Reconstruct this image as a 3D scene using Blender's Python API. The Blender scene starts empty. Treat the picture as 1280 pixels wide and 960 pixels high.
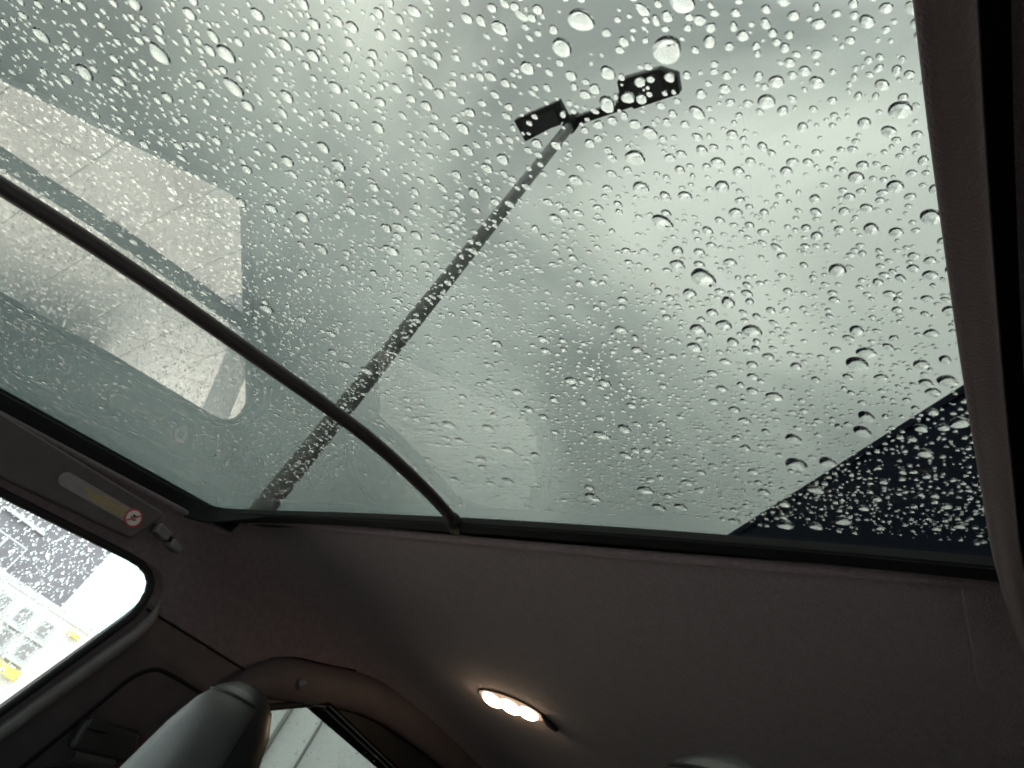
import bpy, bmesh, math, random
import numpy as np
from mathutils import Vector, Matrix

random.seed(7)
rng = np.random.default_rng(11)
scene = bpy.context.scene
col = scene.collection
R = math.radians

# ------------------------------------------------------------------ camera
# World frame: X = forward of the car, Y = towards the driver's side, Z = up, ground at z = 0.
CAM = Vector((0.0, 0.33, 1.18))
cam_d = bpy.data.cameras.new('camera')
cam = bpy.data.objects.new('camera', cam_d)
col.objects.link(cam)
cam_d.sensor_width = 36.0
cam_d.lens = 25.3125
cam_d.clip_start = 0.01
cam_d.clip_end = 3000.0
right = Vector((-0.448117, 0.793784, 0.411215))
down = Vector((-0.737235, -0.067959, -0.672209))
fwd = Vector((-0.505643, -0.604391, 0.615660))
m = Matrix.Identity(4)
for i in range(3):
    m[i][0], m[i][1], m[i][2], m[i][3] = right[i], -down[i], -fwd[i], CAM[i]
cam.matrix_world = m
scene.camera = cam

# ------------------------------------------------------------------ world: overcast sky
SUN_EL, SUN_AZ = R(54), R(-72)
world = bpy.data.worlds.new('World')
scene.world = world
world.use_nodes = True
wn, wl = world.node_tree.nodes, world.node_tree.links
wn.clear()
w_out = wn.new('ShaderNodeOutputWorld')
w_bg = wn.new('ShaderNodeBackground')
w_sky = wn.new('ShaderNodeTexSky')
w_sky.sky_type = 'NISHITA'
w_sky.sun_disc = False
w_sky.sun_elevation = SUN_EL
w_sky.sun_rotation = math.pi / 2 - SUN_AZ
w_sky.dust_density = 3.0
w_tc = wn.new('ShaderNodeTexCoord')
w_map = wn.new('ShaderNodeMapping')
w_map.inputs['Location'].default_value = (18.33, -14.39, -19.06)
w_map.inputs['Scale'].default_value = (1.0, 1.0, 1.35)
w_n1 = wn.new('ShaderNodeTexNoise')
w_n1.inputs['Scale'].default_value = 2.2
w_n1.inputs['Detail'].default_value = 5.0
w_n1.inputs['Roughness'].default_value = 0.48
w_n1.inputs['Distortion'].default_value = 0.55
w_ramp = wn.new('ShaderNodeValToRGB')
w_ramp.color_ramp.elements[0].position = 0.34
w_ramp.color_ramp.elements[0].color = (3.9, 4.15, 4.2, 1)
w_ramp.color_ramp.elements[1].position = 0.66
w_ramp.color_ramp.elements[1].color = (10.8, 10.9, 10.6, 1)
w_sep = wn.new('ShaderNodeSeparateXYZ')
w_mr = wn.new('ShaderNodeValToRGB')          # an overcast sky is less than half as bright, and bluer, at the horizon
w_mr.color_ramp.elements[0].position = 0.16
w_mr.color_ramp.elements[0].color = (0.20, 0.315, 0.335, 1)
w_mr.color_ramp.elements[1].position = 0.80
w_mr.color_ramp.elements[1].color = (1.12, 1.13, 1.10, 1)
w_mul = wn.new('ShaderNodeVectorMath'); w_mul.operation = 'MULTIPLY'
w_mix = wn.new('ShaderNodeMix'); w_mix.data_type = 'RGBA'
w_mix.inputs['Factor'].default_value = 0.90
wl.new(w_tc.outputs['Generated'], w_map.inputs['Vector'])
wl.new(w_map.outputs['Vector'], w_n1.inputs['Vector'])
wl.new(w_n1.outputs['Fac'], w_ramp.inputs['Fac'])
wl.new(w_tc.outputs['Generated'], w_sep.inputs[0])
wl.new(w_sep.outputs['Z'], w_mr.inputs['Fac'])
wl.new(w_ramp.outputs['Color'], w_mul.inputs[0])
wl.new(w_mr.outputs['Color'], w_mul.inputs[1])
wl.new(w_sky.outputs['Color'], w_mix.inputs['A'])
wl.new(w_mul.outputs['Vector'], w_mix.inputs['B'])
wl.new(w_mix.outputs['Result'], w_bg.inputs['Color'])
w_bg.inputs['Strength'].default_value = 0.12
wl.new(w_bg.outputs['Background'], w_out.inputs['Surface'])

# ------------------------------------------------------------------ sun behind the cloud
sun_d = bpy.data.lights.new('sun', 'SUN')
sun_d.energy = 1.05
sun_d.angle = R(75)
sun_d.color = (1.0, 0.97, 0.92)
sun = bpy.data.objects.new('sun', sun_d)
col.objects.link(sun)
sdir = Vector((math.cos(SUN_EL) * math.cos(SUN_AZ), math.cos(SUN_EL) * math.sin(SUN_AZ), math.sin(SUN_EL)))
sun.rotation_euler = sdir.to_track_quat('Z', 'Y').to_euler()
sun.location = sdir * 60

# ------------------------------------------------------------------ exposure and sampling
vs = scene.view_settings
vs.view_transform = 'Standard'
vs.look = 'None'
vs.exposure = 3.0
vs.gamma = 1.0
cy = scene.cycles
cy.max_bounces = 12
cy.diffuse_bounces = 4
cy.glossy_bounces = 5
cy.transmission_bounces = 10
cy.transparent_max_bounces = 24
cy.caustics_reflective = False
cy.caustics_refractive = False
cy.use_denoising = True
cy.use_adaptive_sampling = False
cy.filter_width = 1.9
cy.denoiser = 'OPENIMAGEDENOISE'
cy.denoising_prefilter = 'ACCURATE'
cy.denoising_input_passes = 'RGB_ALBEDO_NORMAL'
cy.sample_clamp_indirect = 3.0
cy.use_guiding = True
cy.use_surface_guiding = True
cy.use_volume_guiding = False
cy.guiding_training_samples = 64

# ================================================================== materials
def new_mat(name):
    mt = bpy.data.materials.new(name)
    mt.use_nodes = True
    nt = mt.node_tree
    for n in list(nt.nodes):
        if n.type != 'OUTPUT_MATERIAL':
            nt.nodes.remove(n)
    return mt, nt, nt.nodes['Material Output']

def surf(name, c1, c2=None, rough=0.6, scale=20.0, bump=0.0, bump_scale=None, metal=0.0, sheen=0.0, spec=0.5, detail=6.0, rough2=None, coat=0.0):
    """Principled surface: two-tone noise colour, noise relief, varying gloss."""
    mt, nt, out = new_mat(name)
    b = nt.nodes.new('ShaderNodeBsdfPrincipled')
    nt.links.new(b.outputs[0], out.inputs['Surface'])
    c2 = c2 or tuple(v * 0.8 for v in c1)
    tc = nt.nodes.new('ShaderNodeTexCoord')
    n = nt.nodes.new('ShaderNodeTexNoise')
    n.inputs['Scale'].default_value = scale
    n.inputs['Detail'].default_value = detail
    n.inputs['Roughness'].default_value = 0.6
    nt.links.new(tc.outputs['Object'], n.inputs['Vector'])
    rp = nt.nodes.new('ShaderNodeValToRGB')
    rp.color_ramp.elements[0].position = 0.33
    rp.color_ramp.elements[1].position = 0.67
    rp.color_ramp.elements[0].color = (*c2, 1)
    rp.color_ramp.elements[1].color = (*c1, 1)
    nt.links.new(n.outputs['Fac'], rp.inputs['Fac'])
    nt.links.new(rp.outputs['Color'], b.inputs['Base Color'])
    mr = nt.nodes.new('ShaderNodeMapRange')
    mr.inputs['To Min'].default_value = rough
    mr.inputs['To Max'].default_value = rough2 if rough2 is not None else min(1.0, rough + 0.12)
    nt.links.new(n.outputs['Fac'], mr.inputs['Value'])
    nt.links.new(mr.outputs['Result'], b.inputs['Roughness'])
    b.inputs['Metallic'].default_value = metal
    b.inputs['Specular IOR Level'].default_value = spec
    b.inputs['Sheen Weight'].default_value = sheen
    b.inputs['Coat Weight'].default_value = coat
    if bump > 0:
        n2 = nt.nodes.new('ShaderNodeTexNoise')
        n2.inputs['Scale'].default_value = bump_scale or scale * 6
        n2.inputs['Detail'].default_value = 4.0
        nt.links.new(tc.outputs['Object'], n2.inputs['Vector'])
        bp = nt.nodes.new('ShaderNodeBump')
        bp.inputs['Strength'].default_value = bump
        bp.inputs['Distance'].default_value = 0.002
        nt.links.new(n2.outputs['Fac'], bp.inputs['Height'])
        nt.links.new(bp.outputs['Normal'], b.inputs['Normal'])
    return mt

def pane_mat(name, tint, haze_amount=0.0):
    """Tinted pane of glass: clear tinted transmission and a Schlick mirror reflection at each face."""
    mt, nt, out = new_mat(name)
    N, L = nt.nodes, nt.links
    geo = N.new('ShaderNodeNewGeometry')
    dot = N.new('ShaderNodeVectorMath'); dot.operation = 'DOT_PRODUCT'
    L.new(geo.outputs['Incoming'], dot.inputs[0]); L.new(geo.outputs['Normal'], dot.inputs[1])
    ab = N.new('ShaderNodeMath'); ab.operation = 'ABSOLUTE'
    L.new(dot.outputs['Value'], ab.inputs[0])
    om = N.new('ShaderNodeMath'); om.operation = 'SUBTRACT'; om.inputs[0].default_value = 1.0
    L.new(ab.outputs[0], om.inputs[1])
    pw = N.new('ShaderNodeMath'); pw.operation = 'POWER'; pw.inputs[1].default_value = 5.0
    L.new(om.outputs[0], pw.inputs[0])
    ma = N.new('ShaderNodeMath'); ma.operation = 'MULTIPLY_ADD'
    ma.inputs[1].default_value = 0.955; ma.inputs[2].default_value = 0.045
    L.new(pw.outputs[0], ma.inputs[0])
    # absorption along the refracted path: tint ** (1 / cos of the angle inside the glass)
    sq = N.new('ShaderNodeMath'); sq.operation = 'MULTIPLY'; L.new(ab.outputs[0], sq.inputs[0]); L.new(ab.outputs[0], sq.inputs[1])
    k1 = N.new('ShaderNodeMath'); k1.operation = 'MULTIPLY_ADD'; k1.inputs[1].default_value = 1/2.31; k1.inputs[2].default_value = 1 - 1/2.31
    L.new(sq.outputs[0], k1.inputs[0])
    k2 = N.new('ShaderNodeMath'); k2.operation = 'POWER'; k2.inputs[1].default_value = -0.5
    L.new(k1.outputs[0], k2.inputs[0])
    gm = N.new('ShaderNodeGamma'); gm.inputs['Color'].default_value = (*tint, 1)
    L.new(k2.outputs[0], gm.inputs['Gamma'])
    tr = N.new('ShaderNodeBsdfTransparent'); L.new(gm.outputs[0], tr.inputs['Color'])
    gl = N.new('ShaderNodeBsdfGlossy'); gl.inputs['Roughness'].default_value = 0.0
    gl.inputs['Color'].default_value = (1, 1, 1, 1)
    mx = N.new('ShaderNodeMixShader')
    L.new(ma.outputs[0], mx.inputs['Fac']); L.new(tr.outputs[0], mx.inputs[1]); L.new(gl.outputs[0], mx.inputs[2])
    L.new(mx.outputs[0], out.inputs['Surface'])
    return mt

def water_mat(name):
    mt, nt, out = new_mat(name)
    g = nt.nodes.new('ShaderNodeBsdfGlass')
    g.inputs['IOR'].default_value = 1.333
    g.inputs['Roughness'].default_value = 0.0
    nt.links.new(g.outputs[0], out.inputs['Surface'])
    return mt

def glow_mat(name, c, strength):
    mt, nt, out = new_mat(name)
    e = nt.nodes.new('ShaderNodeEmission')
    e.inputs['Color'].default_value = (*c, 1)
    e.inputs['Strength'].default_value = strength
    nt.links.new(e.outputs[0], out.inputs['Surface'])
    return mt

M = {
    'suede': surf('suede headliner', (0.196, 0.152, 0.170), (0.150, 0.116, 0.131), 0.9, 140, 0.8, 700, sheen=0.25, spec=0.15),
    'suede_rim': surf('suede visor', (0.108, 0.072, 0.076), (0.086, 0.057, 0.060), 0.9, 28, 0.5, 800, sheen=0.25, spec=0.15),
    'trim': surf('moulded pillar trim', (0.108, 0.087, 0.094), (0.086, 0.068, 0.074), 0.55, 40, 0.35, 700, spec=0.35),
    'trim_grey': surf('satin grey trim', (0.16, 0.15, 0.15), (0.13, 0.12, 0.12), 0.42, 50, 0.2, 600),
    'clip': surf('grey clip plastic', (0.20, 0.185, 0.19), (0.14, 0.13, 0.135), 0.35, 60, 0.1, 500),
    'rubber': surf('black rubber', (0.014, 0.014, 0.015), (0.010, 0.010, 0.011), 0.6, 30, 0.2, 400, spec=0.3),
    'frit': surf('black seal band', (0.008, 0.008, 0.009), (0.006, 0.006, 0.007), 0.55, 30, spec=0.2),
    'rod': surf('dark brown rod', (0.036, 0.027, 0.027), (0.027, 0.020, 0.020), 0.5, 60, 0.2, 500, spec=0.35),
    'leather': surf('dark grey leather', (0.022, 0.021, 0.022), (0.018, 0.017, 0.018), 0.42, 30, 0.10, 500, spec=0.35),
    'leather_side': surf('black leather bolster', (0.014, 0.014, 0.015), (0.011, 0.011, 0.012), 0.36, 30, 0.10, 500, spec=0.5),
    'belt': surf('belt webbing', (0.045, 0.043, 0.043), (0.030, 0.029, 0.029), 0.75, 300, 0.5, 900),
    'door_grey': surf('light grey door panel', (0.34, 0.33, 0.33), (0.29, 0.28, 0.28), 0.6, 20, 0.2, 300),
    'black': surf('black plastic', (0.020, 0.020, 0.021), (0.015, 0.015, 0.016), 0.42, 40, 0.2, 500),
    'carpet': surf('carpet', (0.26, 0.25, 0.25), (0.21, 0.20, 0.20), 0.95, 80, 0.5, 700),
    'label': surf('label film', (0.27, 0.24, 0.25), (0.23, 0.20, 0.21), 0.5, 60),
    'label_y': surf('yellow print', (0.50, 0.36, 0.10), (0.36, 0.25, 0.07), 0.5, 200),
    'label_w': surf('white print', (0.75, 0.70, 0.70), (0.66, 0.60, 0.60), 0.5, 90),
    'label_r': surf('red print', (0.55, 0.05, 0.06), (0.45, 0.04, 0.05), 0.5, 90),
    'paint': surf('dark grey car paint', (0.035, 0.037, 0.040), (0.030, 0.032, 0.035), 0.25, 8, spec=0.5, coat=0.6),
    'roof_glass': pane_mat('tinted roof glass', (0.300, 0.3125, 0.299)),
    'windscreen': pane_mat('windscreen glass', (0.90, 0.92, 0.91)),
    'door_glass': pane_mat('door glass', (0.92, 0.93, 0.92)),
    'rear_glass': pane_mat('rear door glass', (0.46, 0.48, 0.47)),
    'privacy_glass': pane_mat('privacy glass', (0.12, 0.125, 0.12)),
    'driver_glass': pane_mat('driver door glass', (0.90, 0.92, 0.91)),
    'water': water_mat('rain water'),
    'lamp_bulb': glow_mat('lamp bulb', (1.0, 0.72, 0.44), 4.0),
    'lamp_lens': glow_mat('lamp lens', (1.0, 0.62, 0.38), 0.09),
    'steel': surf('galvanised steel', (0.36, 0.355, 0.35), (0.30, 0.295, 0.29), 0.5, 14, 0.1, 80, metal=0.2),
    'lamp_body': surf('dark lamp housing', (0.022, 0.024, 0.030), (0.016, 0.018, 0.023), 0.45, 20),
    'lamp_led': surf('unlit lamp glass', (0.05, 0.055, 0.07), (0.035, 0.04, 0.05), 0.2, 60),
    'concrete': surf('wet concrete', (0.34, 0.325, 0.30), (0.26, 0.25, 0.23), 0.5, 1.3, 0.3, 40, rough2=0.75),
    'paver': surf('wet pale paver', (0.74, 0.665, 0.58), (0.62, 0.55, 0.48), 0.35, 2.2, 0.4, 60, rough2=0.7),
    'paver2': surf('wet pale paver, darker', (0.69, 0.625, 0.55), (0.57, 0.51, 0.45), 0.35, 2.2, 0.4, 60, rough2=0.7),
    'asphalt': surf('wet asphalt', (0.085, 0.085, 0.088), (0.055, 0.055, 0.058), 0.3, 3, 0.5, 90, rough2=0.6),
    'kerb': surf('kerb stone', (0.36, 0.35, 0.33), (0.28, 0.27, 0.26), 0.7, 5, 0.4, 60),
    'yellow': surf('yellow paint', (0.56, 0.46, 0.14), (0.46, 0.38, 0.11), 0.6, 12),
    'navy': surf('dark navy cladding', (0.012, 0.016, 0.032), (0.009, 0.012, 0.025), 0.9, 4, 0.2, 40, spec=0.08),
    'coping': surf('dark coping metal', (0.030, 0.033, 0.040), (0.024, 0.026, 0.032), 0.5, 6, metal=0.3),
    'wall_grey': surf('lilac grey render', (0.165, 0.153, 0.17), (0.135, 0.125, 0.139), 0.8, 2, 0.2, 30),
    'wall_pale': surf('white render', (0.72, 0.71, 0.69), (0.62, 0.61, 0.60), 0.8, 2, 0.2, 30),
    'wall_panel': surf('pale metal panel', (0.74, 0.73, 0.71), (0.66, 0.65, 0.63), 0.55, 2, 0.1, 30),
    'pipe': surf('grey downpipe', (0.26, 0.25, 0.25), (0.2, 0.19, 0.19), 0.5, 8),
    'dark_glass': surf('window glass', (0.06, 0.065, 0.075), (0.045, 0.05, 0.06), 0.08, 3, spec=0.6),
    'frame': surf('window frame', (0.45, 0.45, 0.46), (0.38, 0.38, 0.39), 0.5, 8),
    'silver': surf('silver car paint', (0.42, 0.425, 0.44), (0.38, 0.385, 0.40), 0.28, 6, metal=0.35, coat=0.6),
    'tyre': surf('tyre rubber', (0.022, 0.022, 0.022), (0.016, 0.016, 0.016), 0.8, 30, 0.3, 200),
    'rim': surf('alloy rim', (0.45, 0.45, 0.46), (0.38, 0.38, 0.39), 0.3, 20, metal=0.7),
    'lens_c': surf('clear lamp lens', (0.62, 0.64, 0.66), (0.5, 0.52, 0.54), 0.1, 30, spec=0.7),
    'lens_r': surf('red lamp lens', (0.35, 0.02, 0.02), (0.25, 0.015, 0.015), 0.15, 30, spec=0.7),
    'plate': surf('plate white', (0.7, 0.7, 0.68), (0.62, 0.62, 0.6), 0.4, 30),
}

# ================================================================== helpers
def link(o, parent=None):
    col.objects.link(o)
    if parent is not None:
        o.parent = parent
    return o

def mesh_obj(name, verts, faces, mat, parent=None, smooth=False, label=None):
    me = bpy.data.meshes.new(name)
    me.from_pydata([tuple(v) for v in verts], [], [tuple(f) for f in faces])
    me.update()
    if smooth:
        me.polygons.foreach_set('use_smooth', [True] * len(me.polygons))
    me.materials.append(M[mat] if isinstance(mat, str) else mat)
    o = bpy.data.objects.new(name, me)
    link(o, parent)
    if label:
        o['label'] = label
    return o

def empty(name, loc, label, cat, group=None):
    o = bpy.data.objects.new(name, None)
    o.empty_display_size = 0.2
    col.objects.link(o)
    o.location = loc
    tag(o, label, cat, group)
    return o

def tag(o, label=None, cat=None, group=None, kind=None):
    if label: o['label'] = label
    if cat: o['category'] = cat
    if group: o['group'] = group
    if kind: o['kind'] = kind
    return o

class MB:
    """collects shapes; build() links them as one mesh"""
    def __init__(self): self.v, self.f = [], []
    def add(self, v, f):
        k = len(self.v); self.v += [tuple(p) for p in v]; self.f += [tuple(i + k for i in q) for q in f]; return self
    def box(self, a, b, bev=0.0):
        (x0, y0, z0), (x1, y1, z1) = a, b
        if bev <= 0:
            v = [(x0,y0,z0),(x1,y0,z0),(x1,y1,z0),(x0,y1,z0),(x0,y0,z1),(x1,y0,z1),(x1,y1,z1),(x0,y1,z1)]
            return self.add(v, [(3,2,1,0),(4,5,6,7),(0,1,5,4),(1,2,6,5),(2,3,7,6),(3,0,4,7)])
        bm = bmesh.new()
        bmesh.ops.create_cube(bm, size=1.0)
        for q in bm.verts:
            q.co = ((x0+x1)/2 + q.co.x*(x1-x0), (y0+y1)/2 + q.co.y*(y1-y0), (z0+z1)/2 + q.co.z*(z1-z0))
        bmesh.ops.bevel(bm, geom=bm.edges[:], offset=bev, segments=2, affect='EDGES', profile=0.6)
        bm.verts.index_update()
        self.add([q.co[:] for q in bm.verts], [[w.index for w in fc.verts] for fc in bm.faces])
        bm.free(); return self
    def tube(self, pts, r, seg=10, caps=True, flat=1.0, up=None):
        v, f = tube_geo(pts, r, seg, caps, flat, up); return self.add(v, f)
    def build(self, name, mat, parent=None, smooth=False, label=None, xf=None):
        v = self.v if xf is None else [tuple(xf @ Vector(p)) for p in self.v]
        return mesh_obj(name, v, self.f, mat, parent, smooth, label)

def tube_geo(pts, r, seg=10, caps=True, flat=1.0, up=None):
    pts = [Vector(p) for p in pts]
    n = len(pts)
    rs = r if isinstance(r, (list, tuple)) else [r] * n
    v, f = [], []
    prev = Vector(up) if up else None
    for i, p in enumerate(pts):
        t = (pts[min(i+1, n-1)] - pts[max(i-1, 0)]).normalized()
        if prev is None:
            prev = Vector((0, 0, 1)) if abs(t.z) < 0.9 else Vector((1, 0, 0))
        a = (prev - t * prev.dot(t)).normalized()
        b = t.cross(a)
        prev = a
        for k in range(seg):
            an = 2 * math.pi * k / seg
            v.append(p + a * (math.cos(an) * rs[i] * flat) + b * (math.sin(an) * rs[i]))
    for i in range(n - 1):
        for k in range(seg):
            k2 = (k + 1) % seg
            f.append((i*seg+k, i*seg+k2, (i+1)*seg+k2, (i+1)*seg+k))
    if caps:
        f.append(tuple(reversed(range(seg))))
        f.append(tuple((n-1)*seg + k for k in range(seg)))
    return v, f

def spline(pts, sub=6):
    """Catmull-Rom through the points"""
    P = [Vector(p) for p in pts]
    out = []
    for i in range(len(P) - 1):
        p0, p1, p2, p3 = P[max(i-1, 0)], P[i], P[i+1], P[min(i+2, len(P)-1)]
        for k in range(sub):
            t = k / sub
            out.append(0.5 * ((2*p1) + (p2-p0)*t + (2*p0-5*p1+4*p2-p3)*t*t + (3*p1-p0-3*p2+p3)*t*t*t))
    out.append(P[-1])
    return out

def loft(sections, seg=28, caps=True):
    """sections: (centre, axis_u * half, axis_v * half, exponent) -> superellipse rings"""
    v, f = [], []
    for c, u, w, e in sections:
        c, u, w = Vector(c), Vector(u), Vector(w)
        for k in range(seg):
            an = 2 * math.pi * k / seg
            cs, sn = math.cos(an), math.sin(an)
            v.append(c + u * (math.copysign(abs(cs) ** (2/e), cs)) + w * (math.copysign(abs(sn) ** (2/e), sn)))
    n = len(sections)
    for i in range(n - 1):
        for k in range(seg):
            k2 = (k + 1) % seg
            f.append((i*seg+k, i*seg+k2, (i+1)*seg+k2, (i+1)*seg+k))
    if caps:
        f.append(tuple(reversed(range(seg))))
        f.append(tuple((n-1)*seg + k for k in range(seg)))
    return v, f
def fillet(poly, radii, seg=6):
    out = []
    n = len(poly)
    for i, p in enumerate(poly):
        r = radii[i] if isinstance(radii, (list, tuple)) else radii
        p = Vector(p); a = Vector(poly[i-1]); b = Vector(poly[(i+1) % n])
        if r <= 0:
            out.append(p); continue
        da, db = (a-p), (b-p)
        la, lb = da.length, db.length
        da.normalize(); db.normalize()
        ang = da.angle(db)
        d = min(r / math.tan(ang/2), la*0.48, lb*0.48)
        q0, q1 = p + da*d, p + db*d
        for k in range(seg + 1):
            t = k/seg
            out.append((1-t)**2*q0 + 2*t*(1-t)*p + t*t*q1)
    return out

def in_poly(x, z, poly):
    c = False
    n = len(poly)
    j = n - 1
    for i in range(n):
        xi, zi = poly[i][0], poly[i][1]; xj, zj = poly[j][0], poly[j][1]
        if (zi > z) != (zj > z) and x < (xj-xi)*(z-zi)/(zj-zi) + xi:
            c = not c
        j = i
    return c

def poly_slab(name, outline, depth, mat, parent=None, bevel=0.0, label=None, seg=2):
    """closed slab: outline (3-D loop) pushed along the depth vector, edges rounded"""
    bm = bmesh.new()
    d = Vector(depth)
    a = [bm.verts.new(Vector(p)) for p in outline]
    b = [bm.verts.new(Vector(p) + d) for p in outline]
    n = len(a)
    fa = bm.faces.new(a); fb = bm.faces.new(list(reversed(b)))
    for i in range(n):
        bm.faces.new((a[i], b[i], b[(i+1) % n], a[(i+1) % n]))
    bmesh.ops.recalc_face_normals(bm, faces=bm.faces[:])
    if bevel > 0:
        bmesh.ops.bevel(bm, geom=list(set(fa.edges) | set(fb.edges)), offset=bevel, segments=seg, affect='EDGES', profile=0.5)
    for f in bm.faces:
        f.smooth = len(f.verts) <= 4 and bevel > 0
    me = bpy.data.meshes.new(name)
    bm.to_mesh(me); bm.free()
    me.materials.append(M[mat])
    o = bpy.data.objects.new(name, me)
    link(o, parent)
    if label: o['label'] = label
    return o

# ================================================================== THE CAR (camera sits in its driver's seat)
YC = -0.063                       # centre line of the cabin
W, ZB, HH, NN = 0.528, 1.25, 0.262, 14.0
XH, QH = -0.445, 0.0356           # rear edge of the glass (slightly bowed)

def zg(x, y):                     # inner face of the roof glass
    X = x - XH
    z = 1.51767 - 0.24804*X - 0.00237*X*X - 0.06411*y*y - 0.00837*y
    if x > 0.15:
        z -= 0.05*(x-0.15)**2
    return z

def gnormal(x, y):
    e = 1e-3
    return Vector((-(zg(x+e, y)-zg(x-e, y))/(2*e), -(zg(x, y+e)-zg(x, y-e))/(2*e), 1.0)).normalized()

def wz(z): return W + 0.486*max(0.0, 1.33-z)
def half(z, grow=0.0):            # half width of the cabin lining at height z
    t = max(z-ZB, 0.0)/(HH+grow)
    return (wz(z)+grow)*max(0.0, 1-t**NN)**(1/NN)
def ztop(y, grow=0.0):
    return ZB + (HH+grow)*max(0.0, 1-(abs(y-YC)/(W+grow))**NN)**(1/NN)
def side_y(z): return -0.75963 + 0.48597*(z-1.0)      # door glass plane, passenger's side
def mirror(p): return Vector((p[0], 2*YC - p[1], p[2]))

# outlines of the openings in the side of the cabin (x, z)
def wtop(x): return 1.3102 - 0.1702*x + 0.0693*x*x
def wB(z): return -0.4115 - 0.1035*(z-1.0)
def wsill(x): return 1.0452 + 0.0699*x
FRONT_WIN = fillet([(wB(1.02), 1.017, 0), (-0.4515, 1.401, 0), (-0.25, wtop(-0.25), 0), (-0.05, wtop(-0.05), 0), (0.15, wtop(0.15), 0), (0.40, wtop(0.40)-0.01, 0), (0.46, 1.17, 0), (0.46, wsill(0.46), 0)],
                   [0.02, 0.045, 0, 0, 0, 0.04, 0.02, 0.03])
REAR_WIN = fillet([(-0.685, 1.16, 0), (-0.685, 1.350, 0), (-0.778, 1.409, 0), (-1.0, 1.404, 0), (-1.18, 1.39, 0), (-1.26, 1.16, 0)], [0.04, 0.03, 0.03, 0, 0.06, 0.05])
ARCH = [(-0.60, 1.30), (-0.64, 1.355), (-0.672, 1.388), (-0.735, 1.424), (-0.80, 1.456), (-0.862, 1.480), (-1.2, 1.492), (-2.4, 1.492)]
def arch_z(x):
    for (x0, z0), (x1, z1) in zip(ARCH, ARCH[1:]):
        if x1 <= x <= x0:
            return z0 + (z1-z0)*(x-x0)/(x1-x0)
    return -1 if x > -0.6 else 1.492

car = empty('car', (0, 0, 0), 'dark car seen from its driver\'s seat, glass roof overhead covered in rain', 'car')

# ---- lining: one fine grid of the cabin section, sorted into parts
def lining():
    xs = list(np.arange(1.20, 0.50, -0.05)) + list(np.arange(0.50, -0.473, -0.007)) + list(np.arange(-0.473, -1.25, -0.007)) + list(np.arange(-1.25, -2.31, -0.05))
    prof = [(YC-half(z), z) for z in np.arange(1.0, 1.4935, 0.0065)]
    ys = np.linspace(YC-W*0.929, YC+W*0.929, 61)
    prof += [(y, ztop(y)) for y in ys]
    prof += [(2*YC-y, z) for y, z in reversed(prof[:len(prof)-61])]
    parts = {}
    def cls(x, y, z):
        sfx = 'p' if y < YC else 'd'
        if x > -0.470:
            if z > zg(x, y) - 0.021 or abs(y-YC) < 0.50: return None
            if in_poly(x, z, FRONT_WIN): return None
            if x > 0.46 and z < 1.20: return ('door_panel', sfx) if z < wsill(x) else None
            if z < wsill(x): return ('door_panel', sfx)
            return ('pillar_trim', sfx) if x < wB(z) and z < 1.362 else ('roof_rail', sfx)
        lim = max(1.3576 + 0.105*(-0.4638-x) if x > -0.66 else -1, arch_z(x))
        if z >= lim: return ('headliner', '')
        if x > -0.685: return ('pillar_trim', sfx)
        if in_poly(x, z, REAR_WIN): return None
        return ('rear_door_trim', sfx)
    for i in range(len(xs)-1):
        for j in range(len(prof)-1):
            xc = (xs[i]+xs[i+1])/2; yc = (prof[j][0]+prof[j+1][0])/2; zc = (prof[j][1]+prof[j+1][1])/2
            k = cls(xc, yc, zc)
            if k: parts.setdefault(k, []).append((i, j))
    def P(i, j):
        y, z = prof[j]; x = xs[i]
        if x <= -0.4729 and abs(y-YC) < W*0.97: x += QH*(y*y) * max(0, 1 - (-0.473-x)/0.4)
        return (x, y, z)
    made = {}
    for k, cells in parts.items():
        idx, vv, ff = {}, [], []
        for (i, j) in cells:
            q = []
            for a, b in ((i, j), (i, j+1), (i+1, j+1), (i+1, j)):
                if (a, b) not in idx:
                    idx[(a, b)] = len(vv); vv.append(P(a, b))
                q.append(idx[(a, b)])
            ff.append(tuple(q))
        nm, sfx = k
        mat = {'headliner': 'suede', 'roof_rail': 'suede', 'pillar_trim': 'trim', 'door_panel': 'door_grey', 'rear_door_trim': 'black'}[nm]
        name = {'pillar_trim': 'pillar_trim', 'roof_rail': 'roof_rail_lining'}.get(nm, nm)
        made[k] = mesh_obj(name, vv, ff, mat, car, True)
    return made
LIN = lining()
LIN[('headliner', '')]['label'] = 'dark suede headliner behind the glass roof'
LIN[('pillar_trim', 'p')]['label'] = 'dark grey pillar trim between the passenger door windows'
LIN[('roof_rail', 'p')]['label'] = 'dark lining strip between glass roof and passenger window'

# ---- roof glass
def roof_glass(name, xs, mat, label):
    ys = np.arange(-0.625, 0.5001, 0.025)
    nx, ny = len(xs), len(ys)
    v = [(x, y, zg(x, y)) for x in xs for y in ys] + [tuple(Vector((x, y, zg(x, y))) + gnormal(x, y)*0.005) for x in xs for y in ys]
    f = []
    o = nx*ny
    for i in range(nx-1):
        for j in range(ny-1):
            a, b, c, d = i*ny+j, i*ny+j+1, (i+1)*ny+j+1, (i+1)*ny+j
            f.append((a, d, c, b)); f.append((o+a, o+b, o+c, o+d))
    for i in range(nx-1):
        a, b = i*ny, (i+1)*ny; f.append((a, o+a, o+b, b))
        a, b = i*ny+ny-1, (i+1)*ny+ny-1; f.append((a, b, o+b, o+a))
    for j in range(ny-1):
        a, b = j, j+1; f.append((a, b, o+b, o+a))
        a, b = (nx-1)*ny+j, (nx-1)*ny+j+1; f.append((a, o+a, o+b, b))
    return mesh_obj(name, v, f, mat, car, True, label)
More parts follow.
